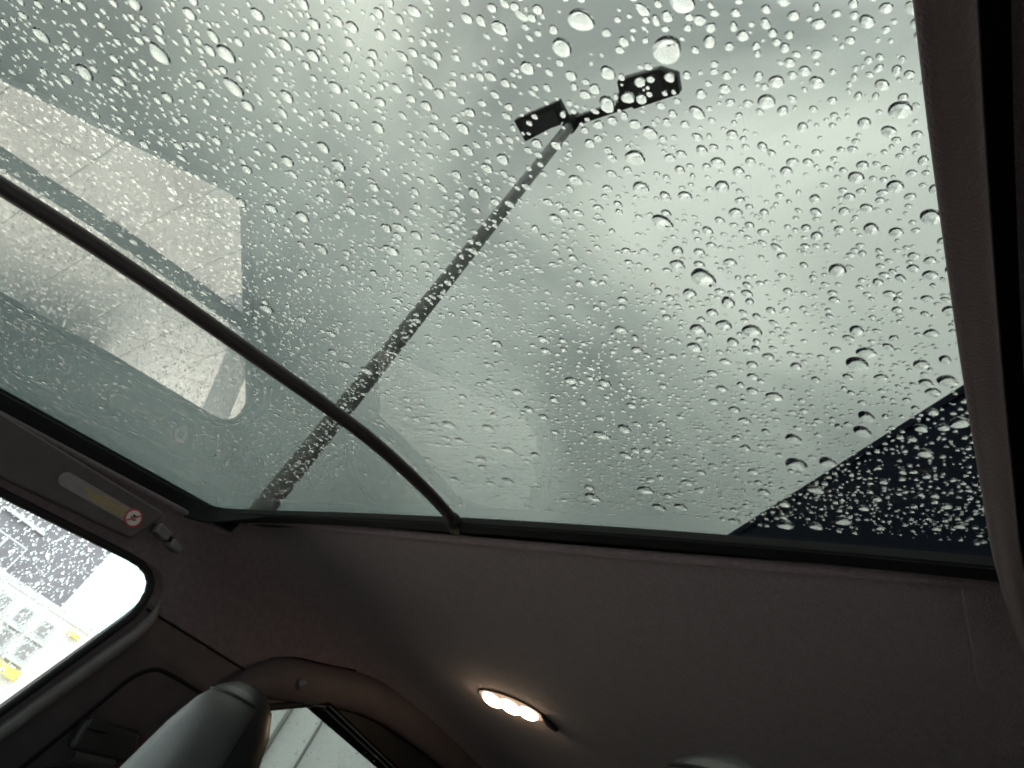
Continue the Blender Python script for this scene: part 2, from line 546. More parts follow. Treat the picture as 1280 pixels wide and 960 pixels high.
roof_glass('roof_glass', np.arange(0.40, -0.5001, -0.025), 'roof_glass', 'large tinted glass roof panel with a green cast')
roof_glass('windscreen', np.arange(1.25, 0.4049, -0.024), 'windscreen', 'clear windscreen ahead of the glass roof')

# ---- black seal band round the glass opening
def seal():
    yl, yr = -0.588, 2*YC + 0.588
    def hdr(y): return XH + QH*y*y
    inner = [(x, yl) for x in np.arange(1.15, -0.361, -0.05)]
    inner += [tuple(p[:2]) for p in fillet([(-0.30, yl, 0), (hdr(-0.57)+0.006, yl, 0), (hdr(-0.46), -0.46, 0)], [0, 0.05, 0])[1:-1]]
    inner += [(hdr(y), y) for y in np.arange(-0.46, 0.34, 0.02)]
    inner += [tuple(p[:2]) for p in fillet([(hdr(0.34), 0.34, 0), (hdr(0.45)+0.006, yr, 0), (-0.30, yr, 0)], [0, 0.05, 0])[1:-1]]
    inner += [(x, yr) for x in np.arange(-0.36, 1.16, 0.05)]
    v, f = [], []
    n = len(inner)
    for i, (x, y) in enumerate(inner):
        ox = x if x > -0.36 else -0.494 + QH*y*y
        oy = y
        if x > -0.36: oy = -0.62 if y < YC else 0.495
        elif abs(y-YC) > 0.44:
            k = (abs(y-YC)-0.44)/0.085
            oy = YC + math.copysign(0.44 + k*0.112, y-YC)
        for (px, py, dz) in ((x, y, -0.001), (x, y, -0.008), (ox, oy, -0.004), (ox, oy, -0.001)):
            v.append((px, py, zg(px, py) + dz))
    for i in range(n-1):
        for k in range(4):
            k2 = (k+1) % 4
            f.append((i*4+k, i*4+k2, (i+1)*4+k2, (i+1)*4+k))
    mesh_obj('glass_seal', v, f, 'frit', car, False, 'black seal band framing the glass roof')
    # skirt of the seal, hanging down to the linings
    v, f = [], []
    for x, y in inner:
        k = min(1.0, max(0.0, (abs(y-YC)-0.40)/0.10))
        dz = 0.010 + 0.016*k
        ny = math.copysign(1, y-YC)*k
        nx = -(1-k) if x < -0.36 else 0
        z = zg(x, y)
        v += [(x, y, z-0.001), (x + nx*0.001, y + ny*0.001, z-dz), (x + nx*0.012, y + ny*(0.016 if x > -0.34 else 0.005), z-dz-0.001)]
    for i in range(n-1):
        for k in range(2): f.append((3*i+k, 3*i+k+1, 3*i+k+4, 3*i+k+3))
    mesh_obj('seal_skirt', v, f, 'frit', car)
    lip = [(-0.476 + QH*y*y, y, ztop(y)-0.001) for y in np.linspace(-0.545, 0.42, 50)]
    MB().tube(lip, 0.0045, 8).build('headliner_edge', 'suede', car, True)
seal()

for s in (-1, 1):                                  # rolled edge of the rail lining below the seal
    edge_ = []
    for x in list(np.arange(1.0, -0.44, -0.03)) + [-0.45, -0.462, -0.474]:
        zb_ = min(zg(x, YC + s*0.52) - 0.022, 1.497)
        edge_.append((x, YC + s*(half(zb_) - 0.001), zb_))
    MB().tube(edge_, 0.0048, 8).build('lining_edge', 'suede', car, True)
# ---- faint sewn panel of the headliner at its driver's-side corner
def corner_panel():
    o = fillet([(-0.468, 0.268, 0), (-0.468, 0.43, 0), (-0.66, 0.43, 0), (-0.66, 0.262, 0)], [0.012, 0.01, 0.05, 0.05])
    poly_slab('headliner_patch', [(p.x + QH*p.y**2, p.y, 1.5095) for p in o], (0, 0, 0.004), 'suede', car, 0.0015, 'slightly raised headliner corner panel beside the near visor')
corner_panel()

# ---- door windows, gaskets, pillars on both sides
def side_set(mir):
    mp = mirror if mir else (lambda p: Vector(p))
    who = 'driver' if mir else 'passenger'
    def on_glass(p, off): return mp((p[0], side_y(p[1]) - off, p[1]))
    def on_lining(p, off=0.0): return mp((p[0], YC - half(p[1]) + off, p[1]))
    s = 1 if mir else -1
    for name, outl, mat, lab in (('door_window', FRONT_WIN, 'door_glass', 'clear front door window'), ('rear_door_window', REAR_WIN, 'rear_glass', 'lightly tinted rear door window')):
        big = [Vector((p[0], p[1], 0)) for p in outl]
        c = sum(big, Vector())/len(big)
        big = [c + (p-c)*1.03 for p in big]
        lo = [on_glass((p.x, p.y), 0.014) for p in big]
        poly_slab(name, lo, (0, s*0.004, 0), {'door_glass': 'driver_glass', 'rear_glass': 'privacy_glass'}[mat] if mir else mat, car, 0, '%s on the %s\'s side' % (lab, who))
        loop = [on_lining((p[0], p[1]), 0.001) for p in outl]
        loop.append(loop[0])
        MB().tube(loop, 0.0052, 8, False).build('window_gasket', 'rubber', car, True)
        # reveal between lining and pane
        v, f = [], []
        for p in outl:
            v.append(on_lining((p[0], p[1]), 0)); v.append(on_glass((p[0], p[1]), 0.013))
        n = len(outl)
        for i in range(n):
            k = (i+1) % n
            f.append((2*i, 2*k, 2*k+1, 2*i+1))
        mesh_obj('window_reveal', v, f, 'rubber', car)
    # satin ridge along the rear edge of the front window
    ridge = [on_lining((wB(z)-0.020, z), 0.003) for z in np.linspace(1.00, 1.352, 16)]
    ridge += [on_lining(p, 0.002) for p in ((-0.4655, 1.362), (-0.4615, 1.374))]
    MB().tube(ridge, [0.0085]*14 + [0.0075, 0.006, 0.004, 0.002], 10).build('window_ridge', 'trim_grey', car, True, 'satin grey ridge along the door window edge')
    # belt guide slot and its raised surround
    slot = spline([on_lining(p, 0.0) for p in ((-0.500, 1.115), (-0.503, 1.16), (-0.506, 1.22), (-0.507, 1.262), (-0.509, 1.292), (-0.522, 1.312), (-0.548, 1.318), (-0.60, 1.322))], 6)
    MB().tube(slot, 0.0028, 6).build('belt_guide_slot', 'frit', car, True)
    seam = spline([on_lining(p, 0.0005) for p in ((-0.455, 1.356), (-0.5134, 1.3627), (-0.572, 1.369), (-0.640, 1.376))], 6)
    MB().tube(seam, 0.0018, 6).build('trim_seam', 'frit', car, True)
    # seat belt anchor with its webbing
    c = on_lining((-0.545, 1.226), 0.0)
    t = (on_lining((-0.585, 1.240), 0) - on_lining((-0.505, 1.216), 0)).normalized()
    nrm = Vector((0, -s, 0.0)); nrm = (nrm - t*nrm.dot(t)).normalized()
    up = t.cross(nrm) * (1 if not mir else -1)
    if up.z < 0: up = -up
    def loc(a, b, d): return c + t*a + up*b + nrm*d
    o = fillet([(-0.040, -0.017, 0), (-0.036, 0.020, 0), (0.034, 0.017, 0), (0.042, -0.010, 0), (0.030, -0.019, 0)], 0.008)
    poly_slab('belt_anchor', [loc(p.x, p.y, 0.004) for p in o], nrm*0.024, 'black', car, 0.006, 'black seat belt anchor on the %s\'s pillar' % who, 3)
    o = fillet([(-0.034, 0.008, 0), (-0.034, 0.021, 0), (-0.004, 0.021, 0), (-0.004, 0.008, 0)], 0.004)
    poly_slab('anchor_button', [loc(p.x, p.y, 0.028) for p in o], nrm*0.004, 'black', car, 0.002)
    path = [loc(-0.012, -0.010, 0.018), loc(-0.006, -0.028, 0.026), on_lining((-0.51, 1.15), 0.022), on_lining((-0.47, 1.04), 0.03), on_lining((-0.44, 0.92), 0.04)]
    path = spline(path, 5)
    v, f = [], []
    for i, q in enumerate(path):
        w = t*0.024
        for d in (nrm*0.0012, -nrm*0.0012):
            v.append(q - w + d); v.append(q + w + d)
    for i in range(len(path)-1):
        a, b = i*4, (i+1)*4
        f += [(a, b, b+1, a+1), (a+2, a+3, b+3, b+2), (a, a+2, b+2, b), (a+1, b+1, b+3, a+3)]
    mesh_obj('seat_belt', v, f, 'belt', car, False, 'dark seat belt webbing running down from the %s\'s anchor' % who)
    # bulging weatherstrip that arches over the rear door opening
    zz = [(-0.600, 1.285), (-0.625, 1.335), (-0.655, 1.375), (-0.69, 1.398), (-0.745, 1.420), (-0.80, 1.443), (-0.86, 1.462), (-0.93, 1.474), (-1.03, 1.482), (-1.13, 1.484), (-1.3, 1.484), (-1.7, 1.48)]
    fold = spline([on_lining((x_, z_ + 0.030), 0.001) for x_, z_ in zz[2:6]], 5)
    MB().tube(fold, 0.0035, 8).build('weatherstrip_fold', 'frit', car, True)
    arch = spline([on_lining(p, 0.004) for p in zz], 5)
    rad = [0.012 + 0.017*min(1, i/14) for i in range(len(arch))]
    MB().tube(arch, rad, 16, True, 0.62, (0, 1, 0)).build('door_weatherstrip', 'trim', car, True, 'dark padded weatherstrip arching over the %s\'s rear door' % who)
    pin = on_lining((-0.705, 1.402), 0.020)
    MB().tube([pin, pin + Vector((-0.012, 0, 0.010))], [0.009, 0.004], 8).build('weatherstrip_clip', 'clip', car, True)
side_set(False)
side_set(True)

# ---- slim rod carrying the passenger's visor, below the glass
rod_pts = spline([(0.75, -0.27, zg(0.75, -0.27)-0.012), (0.35, -0.2235, zg(0.35, -0.2235)-0.009), (0.20, -0.1960, zg(0.20, -0.1960)-0.0085), (0.10, -0.1775, zg(0.10, -0.1775)-0.008), (0.05, -0.1682, zg(0.05, -0.1682)-0.008), (0.0069, -0.1604, 1.3968), (-0.0384, -0.1501, 1.4082), (-0.0912, -0.1425, 1.4215), (-0.1540, -0.1369, 1.4372), (-0.2275, -0.1304, 1.4556), (-0.2919, -0.1299, 1.4717), (-0.3701, -0.1423, 1.4910), (-0.4199, -0.1553, 1.5032), (-0.4400, -0.1625, 1.5075)], 6)
MB().tube(rod_pts, 0.0056, 14).build('visor_rod', 'rod', car, True, 'slim dark brown rod crossing the glass roof diagonally')
MB().tube([(-0.432, -0.1590, 1.5055), (-0.440, -0.1625, 1.5075), (-0.456, -0.170, 1.5110)], [0.0072, 0.0085, 0.0080], 14).build('rod_socket', 'rubber', car, True)

# ---- passenger's visor stowed against the roof rail, with its printed label
vis = bpy.data.objects.new('passenger_visor', None)
link(vis, car)
vis['label'] = 'dark sun visor stowed above the passenger window'
YV = -0.577
o = fillet([(-0.386, 1.450, 0), (-0.374, 1.4015, 0), (-0.218, 1.3625, 0), (0.27, 1.268, 0), (0.27, 1.318, 0), (-0.167, 1.410, 0)], [0.006, 0.010, 0, 0.01, 0.01, 0])
poly_slab('visor_panel', [(p.x, YV, p.y) for p in o], (0, -0.011, 0), 'trim', vis, 0.003, None, 3)
def vl(a, b, d=0.0):              # label frame: a along the strip, b across, d out of the face
    ax = Vector((-0.9823, 0, 0.1873)); bx = Vector((0.1873, 0, 0.9823))
    return Vector((-0.268, YV + d, 1.4035)) + ax*a + bx*b
o = [vl(0.0085*math.cos(t) if math.cos(t) < 0 else 0.086 + 0.004*math.cos(t), 0.0085*math.sin(t), 0.0004) for t in np.linspace(0, 2*math.pi, 33)[:-1]]
poly_slab('warning_label', o, (0, -0.0003, 0), 'label', vis, 0, 'grey rounded label strip with yellow print')
lines = MB()
for r_, (a0, a1) in enumerate(((0.046, 0.079), (0.022, 0.079), (0.028, 0.079), (0.033, 0.079))):
    b0 = 0.0052 - r_*0.0033
    a = a0
    while a < a1 - 0.002:
        w = random.uniform(0.003, 0.008); w = min(w, a1-a)
        lines.add([vl(a, b0-0.0009, 0.0007), vl(a+w, b0-0.0009, 0.0007), vl(a+w, b0+0.0009, 0.0007), vl(a, b0+0.0009, 0.0007)], [(0, 1, 2, 3)])
        a += w + 0.0012
lines.build('label_print', 'label_y', vis)
def disc(c, r, d, n=28): return [vl(c[0]+r*math.cos(t), c[1]+r*math.sin(t), d) for t in np.linspace(0, 2*math.pi, n+1)[:-1]]
poly_slab('prohibition_ring', disc((0.0905, 0), 0.0112, 0.0009), (0, -0.0004, 0), 'label_r', vis, 0, 'red prohibition ring on the visor label')
poly_slab('prohibition_disc', disc((0.0905, 0), 0.0091, 0.0012), (0, -0.0004, 0), 'label_w', vis, 0)
g = MB()
def gp(pts): g.add([vl(0.0905+a, b, 0.0016) for a, b in pts], [tuple(range(len(pts)))])
gp([(-0.0045, 0.0005), (-0.0028, -0.0028), (0.0022, -0.0030), (0.0040, -0.0008), (0.0026, -0.0002), (0.0012, -0.0016), (-0.0018, -0.0014), (-0.0032, 0.0014)])
gp([(0.0006*math.cos(t)*3 - 0.0012, 0.0024 + 0.0018*math.sin(t)) for t in np.linspace(0, 6.283, 9)[:-1]])
gp([(0.0002, 0.0022), (0.0014, 0.0042), (0.0026, 0.0040), (0.0012, 0.0016)])
g.build('child_seat_symbol', 'black', vis)
poly_slab('prohibition_bar', [vl(0.0905+a, b, 0.0020) for a, b in ((-0.0068, -0.0056), (-0.0056, -0.0068), (0.0068, 0.0056), (0.0056, 0.0068))], (0, -0.0003, 0), 'label_r', vis)
# small retaining clip at the visor's end
for a0, a1, b0, b1 in ((0.122, 0.142, -0.002, 0.011), (0.148, 0.166, -0.0075, 0.003)):
    o = fillet([(a0, b0, 0), (a1, b0-0.003, 0), (a1, b1-0.004, 0), (a0, b1, 0)], 0.003)
    poly_slab('visor_clip', [vl(p.x, p.y, 0.006) for p in o], (0, -0.020, 0), 'clip', car, 0.002)
o = fillet([(0.140, -0.001, 0), (0.150, -0.003, 0), (0.150, 0.002, 0), (0.140, 0.004, 0)], 0.001)
poly_slab('clip_pin', [vl(p.x, p.y, 0.002) for p in o], (0, -0.016, 0), 'rubber', car)

# ---- driver's visor, close to the camera on the right
dv = bpy.data.objects.new('driver_visor', None)
link(dv, car)
dv['label'] = 'brown suede sun visor close by at the right'
def zv(x, y): return (zg(x, 0.31) if x > -0.44 else zg(-0.44, 0.31) + (x+0.44)*-0.20) - 0.035
edge = [(0.34, 0.330), (0.15, 0.3205), (0.0, 0.3125), (-0.06, 0.3091), (-0.106, 0.3063), (-0.198, 0.3018), (-0.30, 0.2980), (-0.3665, 0.2958), (-0.42, 0.2957), (-0.46, 0.2963), (-0.500, 0.2990), (-0.520, 0.3040), (-0.530, 0.3130), (-0.533, 0.3250), (-0.534, 0.340), (-0.534, 0.40)]
edge = [Vector((a, b, 0)) for a, b in edge]
edge = [Vector(p) for p in spline(edge, 4)]
mid = []
n = len(edge)
for i, p in enumerate(edge):
    t = (edge[min(i+1, n-1)] - edge[max(i-1, 0)]).normalized()
    nn = Vector((t.y, -t.x, 0))
    if nn.y < 0 and t.x < -0.5: nn = -nn
    if nn.x < -0.2: nn = -nn
    mid.append(nn)
v, f = [], []
prof = [(0.004, 0.0085), (0.001, 0.006), (0.0, 0.0), (0.001, -0.0045), (0.0035, -0.0065), (0.0105, -0.0070), (0.0120, -0.0050), (0.0125, 0.008)]
for p, nn in zip(edge, mid):
    for a, d in prof:
        q = p + nn*a
        v.append((q.x, q.y, zv(p.x, p.y) + d))
k = len(prof)
for i in range(n-1):
    for j in range(k):
        f.append((i*k+j, i*k+(j+1) % k, (i+1)*k+(j+1) % k, (i+1)*k+j))
mesh_obj('visor_rim', v, f, 'suede_rim', dv, True, 'lighter suede rim of the near visor')
v, f = [], []
for p, nn in zip(edge, mid):
    for a, d in ((0.0120, 0.007), (0.0185, 0.007)):
        q = p + nn*a
        v.append((q.x, q.y, zv(p.x, p.y) + d))
for i in range(n-1): f.append((2*i, 2*i+1, 2*i+3, 2*i+2))
mesh_obj('visor_groove', v, f, 'frit', dv)  # groove floor coloured black for the shade inside it
v, f = [], []
prof = [(0.0185, 0.009), (0.0185, -0.002), (0.0205, -0.005), (0.026, -0.006)]
inner = []
for p, nn in zip(edge, mid):
    for a, d in prof:
        q = p + nn*a
        v.append((q.x, q.y, zv(p.x, p.y) + d))
    q = p + nn*0.026
    v.append((q.x, max(q.y, 0.452), zv(p.x, p.y) - 0.006)); v.append((q.x, max(q.y, 0.452), zv(p.x, p.y) + 0.009))
k = 6
for i in range(n-1):
    for j in range(k):
        f.append((i*k+j, i*k+(j+1) % k, (i+1)*k+(j+1) % k, (i+1)*k+j))
mesh_obj('visor_panel', v, f, 'suede_rim', dv, True)

# ---- lit reading lamp in the headliner
lamp = bpy.data.objects.new('reading_lamp', None)
link(lamp, car)
lamp['label'] = 'lit warm reading lamp in the headliner'
LC = Vector((-0.872, -0.337, 1.5115))
lu = Vector((-0.15, 0.9887, 0)); LS = 0.92; lw = Vector((-0.9887, -0.15, 0))
def lp(a, b, d): return LC + lu*(a*LS) + lw*(b*LS) + Vector((0, 0, -d))
def lens_outline(g):
    return [(0.055*math.copysign(abs(math.cos(t))**0.8, math.cos(t))*g, (0.030*math.copysign(abs(math.sin(t))**0.85, math.sin(t)) + 0.010*max(0, math.cos(t)))*g) for t in np.linspace(0, 2*math.pi, 41)[:-1]]
v, f = [], []
ol = lens_outline(1.0)
for a, b in ol:
    for gsc, d in ((1.07, -0.002), (1.05, 0.0012), (1.01, 0.0016), (0.98, -0.001)):
        v.append(lp(a*gsc, b*gsc, d))
n = len(ol)
for i in range(n):
    k = (i+1) % n
    for j in range(3): f.append((i*4+j, k*4+j, k*4+j+1, i*4+j+1))
mesh_obj('lamp_bezel', v, f, 'suede_rim', lamp, True)
v = [lp(0, 0.003, 0.004)]; f = []
for rr, d in ((0.45, 0.0035), (0.8, 0.002), (1.0, 0.0)):
    for a, b in ol: v.append(lp(a*rr, b*rr, d))
for i in range(n): f.append((0, 1+i, 1+(i+1) % n))
for q in range(2):
    for i in range(n): f.append((1+q*n+i, 1+(q+1)*n+i, 1+(q+1)*n+(i+1) % n, 1+q*n+(i+1) % n))
mesh_obj('lamp_lens', v, f, 'lamp_lens', lamp, True)
for a, b, r in ((-0.030, -0.002, 0.017), (0.002, 0.002, 0.018), (0.032, 0.006, 0.015)):
    secs = [(lp(a, b, 0.002 + 0.008*math.sin(t)), lu*(r*math.cos(t)+1e-4), lw*(r*1.15*math.cos(t)+1e-4), 2.0) for t in np.linspace(0, 1.5, 6)]
    v, f = loft(secs, 18)
    mesh_obj('lamp_bulb', v, f, 'lamp_bulb', lamp, True)
o = fillet([(0.056, -0.012, 0), (0.056, 0.034, 0), (0.066, 0.050, 0), (0.074, 0.040, 0)], 0.004)
poly_slab('lamp_switch', [lp(p.x, p.y, 0.004) for p in o], (0, 0, 0.005), 'black', lamp, 0.001)

# ---- front seats
def seat(yc, x0, ztopv, name, label):
    s = bpy.data.objects.new(name, None); link(s, car); s['label'] = label
    k = 0.02                                       # recline: forward per metre down
    def sec(z, a, b, e=2.6): return ((x0 + (ztopv-z)*k, yc, z), Vector((0, a*(0.88 if z > ztopv-0.22 else 1.0), 0)), Vector((b, 0, b*k*0.6)), e)
    zt = ztopv
    h = [sec(zt-0.25, 0.098, 0.056, 3.2), sec(zt-0.16, 0.078, 0.050, 3.2), sec(zt-0.10, 0.064, 0.044, 3.0), sec(zt-0.06, 0.056, 0.039, 2.8), sec(zt-0.032, 0.047, 0.033, 2.6), sec(zt-0.014, 0.036, 0.025, 2.4), sec(zt-0.004, 0.022, 0.014, 2.2), sec(zt, 0.008, 0.005, 2.0)]
    hh = []
    for (c0, u0, w0, e0), (c1, u1, w1, e1) in zip(h, h[1:]):
        for q in range(3):
            t = q/3
            hh.append((Vector(c0).lerp(Vector(c1), t), u0.lerp(u1, t), w0.lerp(w1, t), e0+(e1-e0)*t))
    hh.append(h[-1])
    v, f = loft(hh, 48)
    ns = 48
    def front(fc):
        a = [(i % ns) for i in fc]; rr = [i//ns for i in fc]
        if len(fc) > 4 or min(rr) >= len(hh)-8: return False
        cc = sum(math.cos(2*math.pi*i/ns) for i in a)/len(a); sn = sum(math.sin(2*math.pi*i/ns) for i in a)/len(a)
        return sn > 0.30
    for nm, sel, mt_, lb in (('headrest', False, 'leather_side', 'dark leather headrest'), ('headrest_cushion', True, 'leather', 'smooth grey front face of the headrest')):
        fs = [fc for fc in f if front(fc) == sel]
        used = sorted({i for fc in fs for i in fc}); mpn = {a: b for b, a in enumerate(used)}
        mesh_obj(nm, [v[i] for i in used], [tuple(mpn[i] for i in fc) for fc in fs], mt_, s, True, lb)
    edges = {}
    for fc in f:
        if front(fc):
            for q in range(len(fc)):
                e = tuple(sorted((fc[q], fc[(q+1) % len(fc)]))); edges[e] = edges.get(e, 0) + 1
    nxt = {}
    for (a, b), k_ in edges.items():
        if k_ == 1: nxt.setdefault(a, []).append(b); nxt.setdefault(b, []).append(a)
    start = min(nxt, key=lambda i: v[i][2]); path = [start]; prev = None; cur = start
    while True:
        cand = [q for q in nxt[cur] if q != prev]
        if not cand: break
        prev, cur = cur, cand[0]
        if cur == start: break
        path.append(cur)
    MB().tube([v[i] for i in path], 0.0016, 6).build('seam', 'frit', s, True)
    b = [sec(zt-0.78, 0.23, 0.09, 3.5), sec(zt-0.60, 0.245, 0.085, 3.5), sec(zt-0.42, 0.24, 0.08, 3.5), sec(zt-0.32, 0.215, 0.072, 3.2), sec(zt-0.26, 0.15, 0.060, 3.0), sec(zt-0.235, 0.10, 0.045, 2.6)]
    v, f = loft(b, 36)
    mesh_obj('backrest', v, f, 'leather_side', s, True)
    c = [((x0+0.50, yc, zt-0.88), Vector((0, 0.25, 0)), Vector((0.25, 0, 0)), 4.0), ((x0+0.50, yc, zt-0.80), Vector((0, 0.26, 0)), Vector((0.27, 0, 0)), 4.0), ((x0+0.50, yc, zt-0.76), Vector((0, 0.23, 0)), Vector((0.24, 0, 0)), 4.0)]
    v, f = loft(c, 36)
    mesh_obj('seat_cushion', v, f, 'leather_side', s, True)
seat(-0.300, -0.450, 1.308, 'passenger_seat', 'dark leather front passenger seat with a tall headrest')
seat(0.174, -0.412, 1.3372, 'driver_seat', 'dark leather driver\'s seat, only its headrest top showing')

# ---- the rest of the car: floor, dashboard, doors, body, wheels
b_ = MB().box((-2.3, -0.95, 0.30), (1.30, 0.82, 0.36)); b_.build('floor', 'carpet', car)
MB().box((0.78, -0.80, 0.42), (1.28, 0.68, 0.985), 0.03).build('dashboard', 'door_grey', car, False)
for s in (-1, 1):
    y0, y1 = (-0.93, -0.775) if s < 0 else (2*YC+0.775, 2*YC+0.93)
    ya, yb = (-0.79, -0.765) if s < 0 else (2*YC+0.765, 2*YC+0.79)
    MB().box((-2.25, y0, 0.34), (1.24, y1, 0.84), 0.02).box((-2.25, ya, 0.82), (1.24, yb, 1.000)).build('door', 'paint', car)
MB().box((-2.45, -0.93, 0.34), (-2.302, 2*YC+0.93, 1.02), 0.02).build('tailgate', 'paint', car)
for s in (-1, 1):                                  # body rail outside the edge of the glass
    v, f = [], []
    xs = list(np.arange(-0.56, 1.0, 0.04))
    for x in xs:
        zt_ = min(zg(x, YC + s*0.54), 1.512) + 0.010; z0 = max(min(wtop(x), 1.40) + 0.014, zt_ - 0.075)
        v += [(x, YC + s*0.545, zt_), (x, YC + s*0.62, zt_ - 0.012), (x, YC + s*0.64, z0), (x, YC + s*0.536, z0)]
    for i in range(len(xs)-1):
        for k in range(4): f.append((4*i+k, 4*i+(k+1) % 4, 4*i+4+(k+1) % 4, 4*i+4+k))
    mesh_obj('body_rail', v, f, 'paint', car)
def outer():
    xs = [-0.487] + list(np.arange(-0.50, -2.31, -0.03))
    prof = [(YC-half(z, 0.045)-0.0, z) for z in np.arange(1.0, 1.50, 0.02)]
    ys = np.linspace(YC-(W+0.045)*0.93, YC+(W+0.045)*0.93, 31)
    k0 = len(prof)
    prof += [(y, ztop(y, 0.030)) for y in ys]
    prof += [(2*YC-y, z) for y, z in reversed(prof[:k0])]
    v = [(x, y, z) for x in xs for y, z in prof]
    f = []
    m_ = len(prof)
    for i in range(len(xs)-1):
        for j in range(m_-1):
            zc = (prof[j][1]+prof[j+1][1])/2; xc = (xs[i]+xs[i+1])/2
            if in_poly(xc, zc, REAR_WIN) or in_poly(xc, zc, FRONT_WIN): continue
            f.append((i*m_+j, (i+1)*m_+j, (i+1)*m_+j+1, i*m_+j+1))
    mesh_obj('roof_panel', v, f, 'paint', car, True)
    # tailgate frame round the rear screen
    ins = [(YC + (y-YC)*0.86, 1.06 + (z-1.0)*0.72) for y, z in prof]
    v = [(-2.305, y, z) for y, z in prof] + [(-2.305, y, z) for y, z in ins]
    f = [(j, j+1, m_+j+1, m_+j) for j in range(m_-1)] + [(m_-1, 0, m_, 2*m_-1)]
    mesh_obj('tailgate_frame', v, f, 'paint', car)
    poly_slab('rear_screen', [(-2.303, y, z) for y, z in ins], (-0.004, 0, 0), 'privacy_glass', car, 0, 'dark tinted rear screen')
outer()
v, f = loft([((1.28, YC, 0.70), Vector((0, 0.86, 0)), Vector((0, 0, 0.32)), 5), ((1.7, YC, 0.68), Vector((0, 0.86, 0)), Vector((0, 0, 0.27)), 5), ((2.1, YC, 0.62), Vector((0, 0.80, 0)), Vector((0, 0, 0.22)), 4), ((2.28, YC, 0.56), Vector((0, 0.68, 0)), Vector((0, 0, 0.12)), 3)], 40)
mesh_obj('bonnet', v, f, 'paint', car, True)
def wheel(parent, c, r, w, ax=Vector((0, 1, 0))):
    up = Vector((0, 0, 1)); side = ax.cross(up)
    secs = [(Vector(c) + ax*t, up*rr, side*rr, 2.0) for t, rr in ((-w/2, r*0.80), (-w/2*0.9, r*0.96), (-w*0.3, r), (w*0.3, r), (w/2*0.9, r*0.96), (w/2, r*0.80))]
    v, f = loft(secs, 28, True)
    wh = mesh_obj('wheel', v, f, 'tyre', parent, True)
    for sgn in (-1, 1):
        mb = MB()
        v, f = loft([(Vector(c) + ax*(sgn*(w/2+0.002)), up*r*0.66, side*r*0.66, 2.0), (Vector(c) + ax*(sgn*(w/2+0.012)), up*r*0.62, side*r*0.62, 2.0)], 24)
        mb.add(v, f)
        mb.build('rim', 'rim', wh)
for x in (1.45, -1.5):
    for y in (-0.82, 2*YC+0.82):
        wheel(car, (x, y, 0.35), 0.35, 0.22)

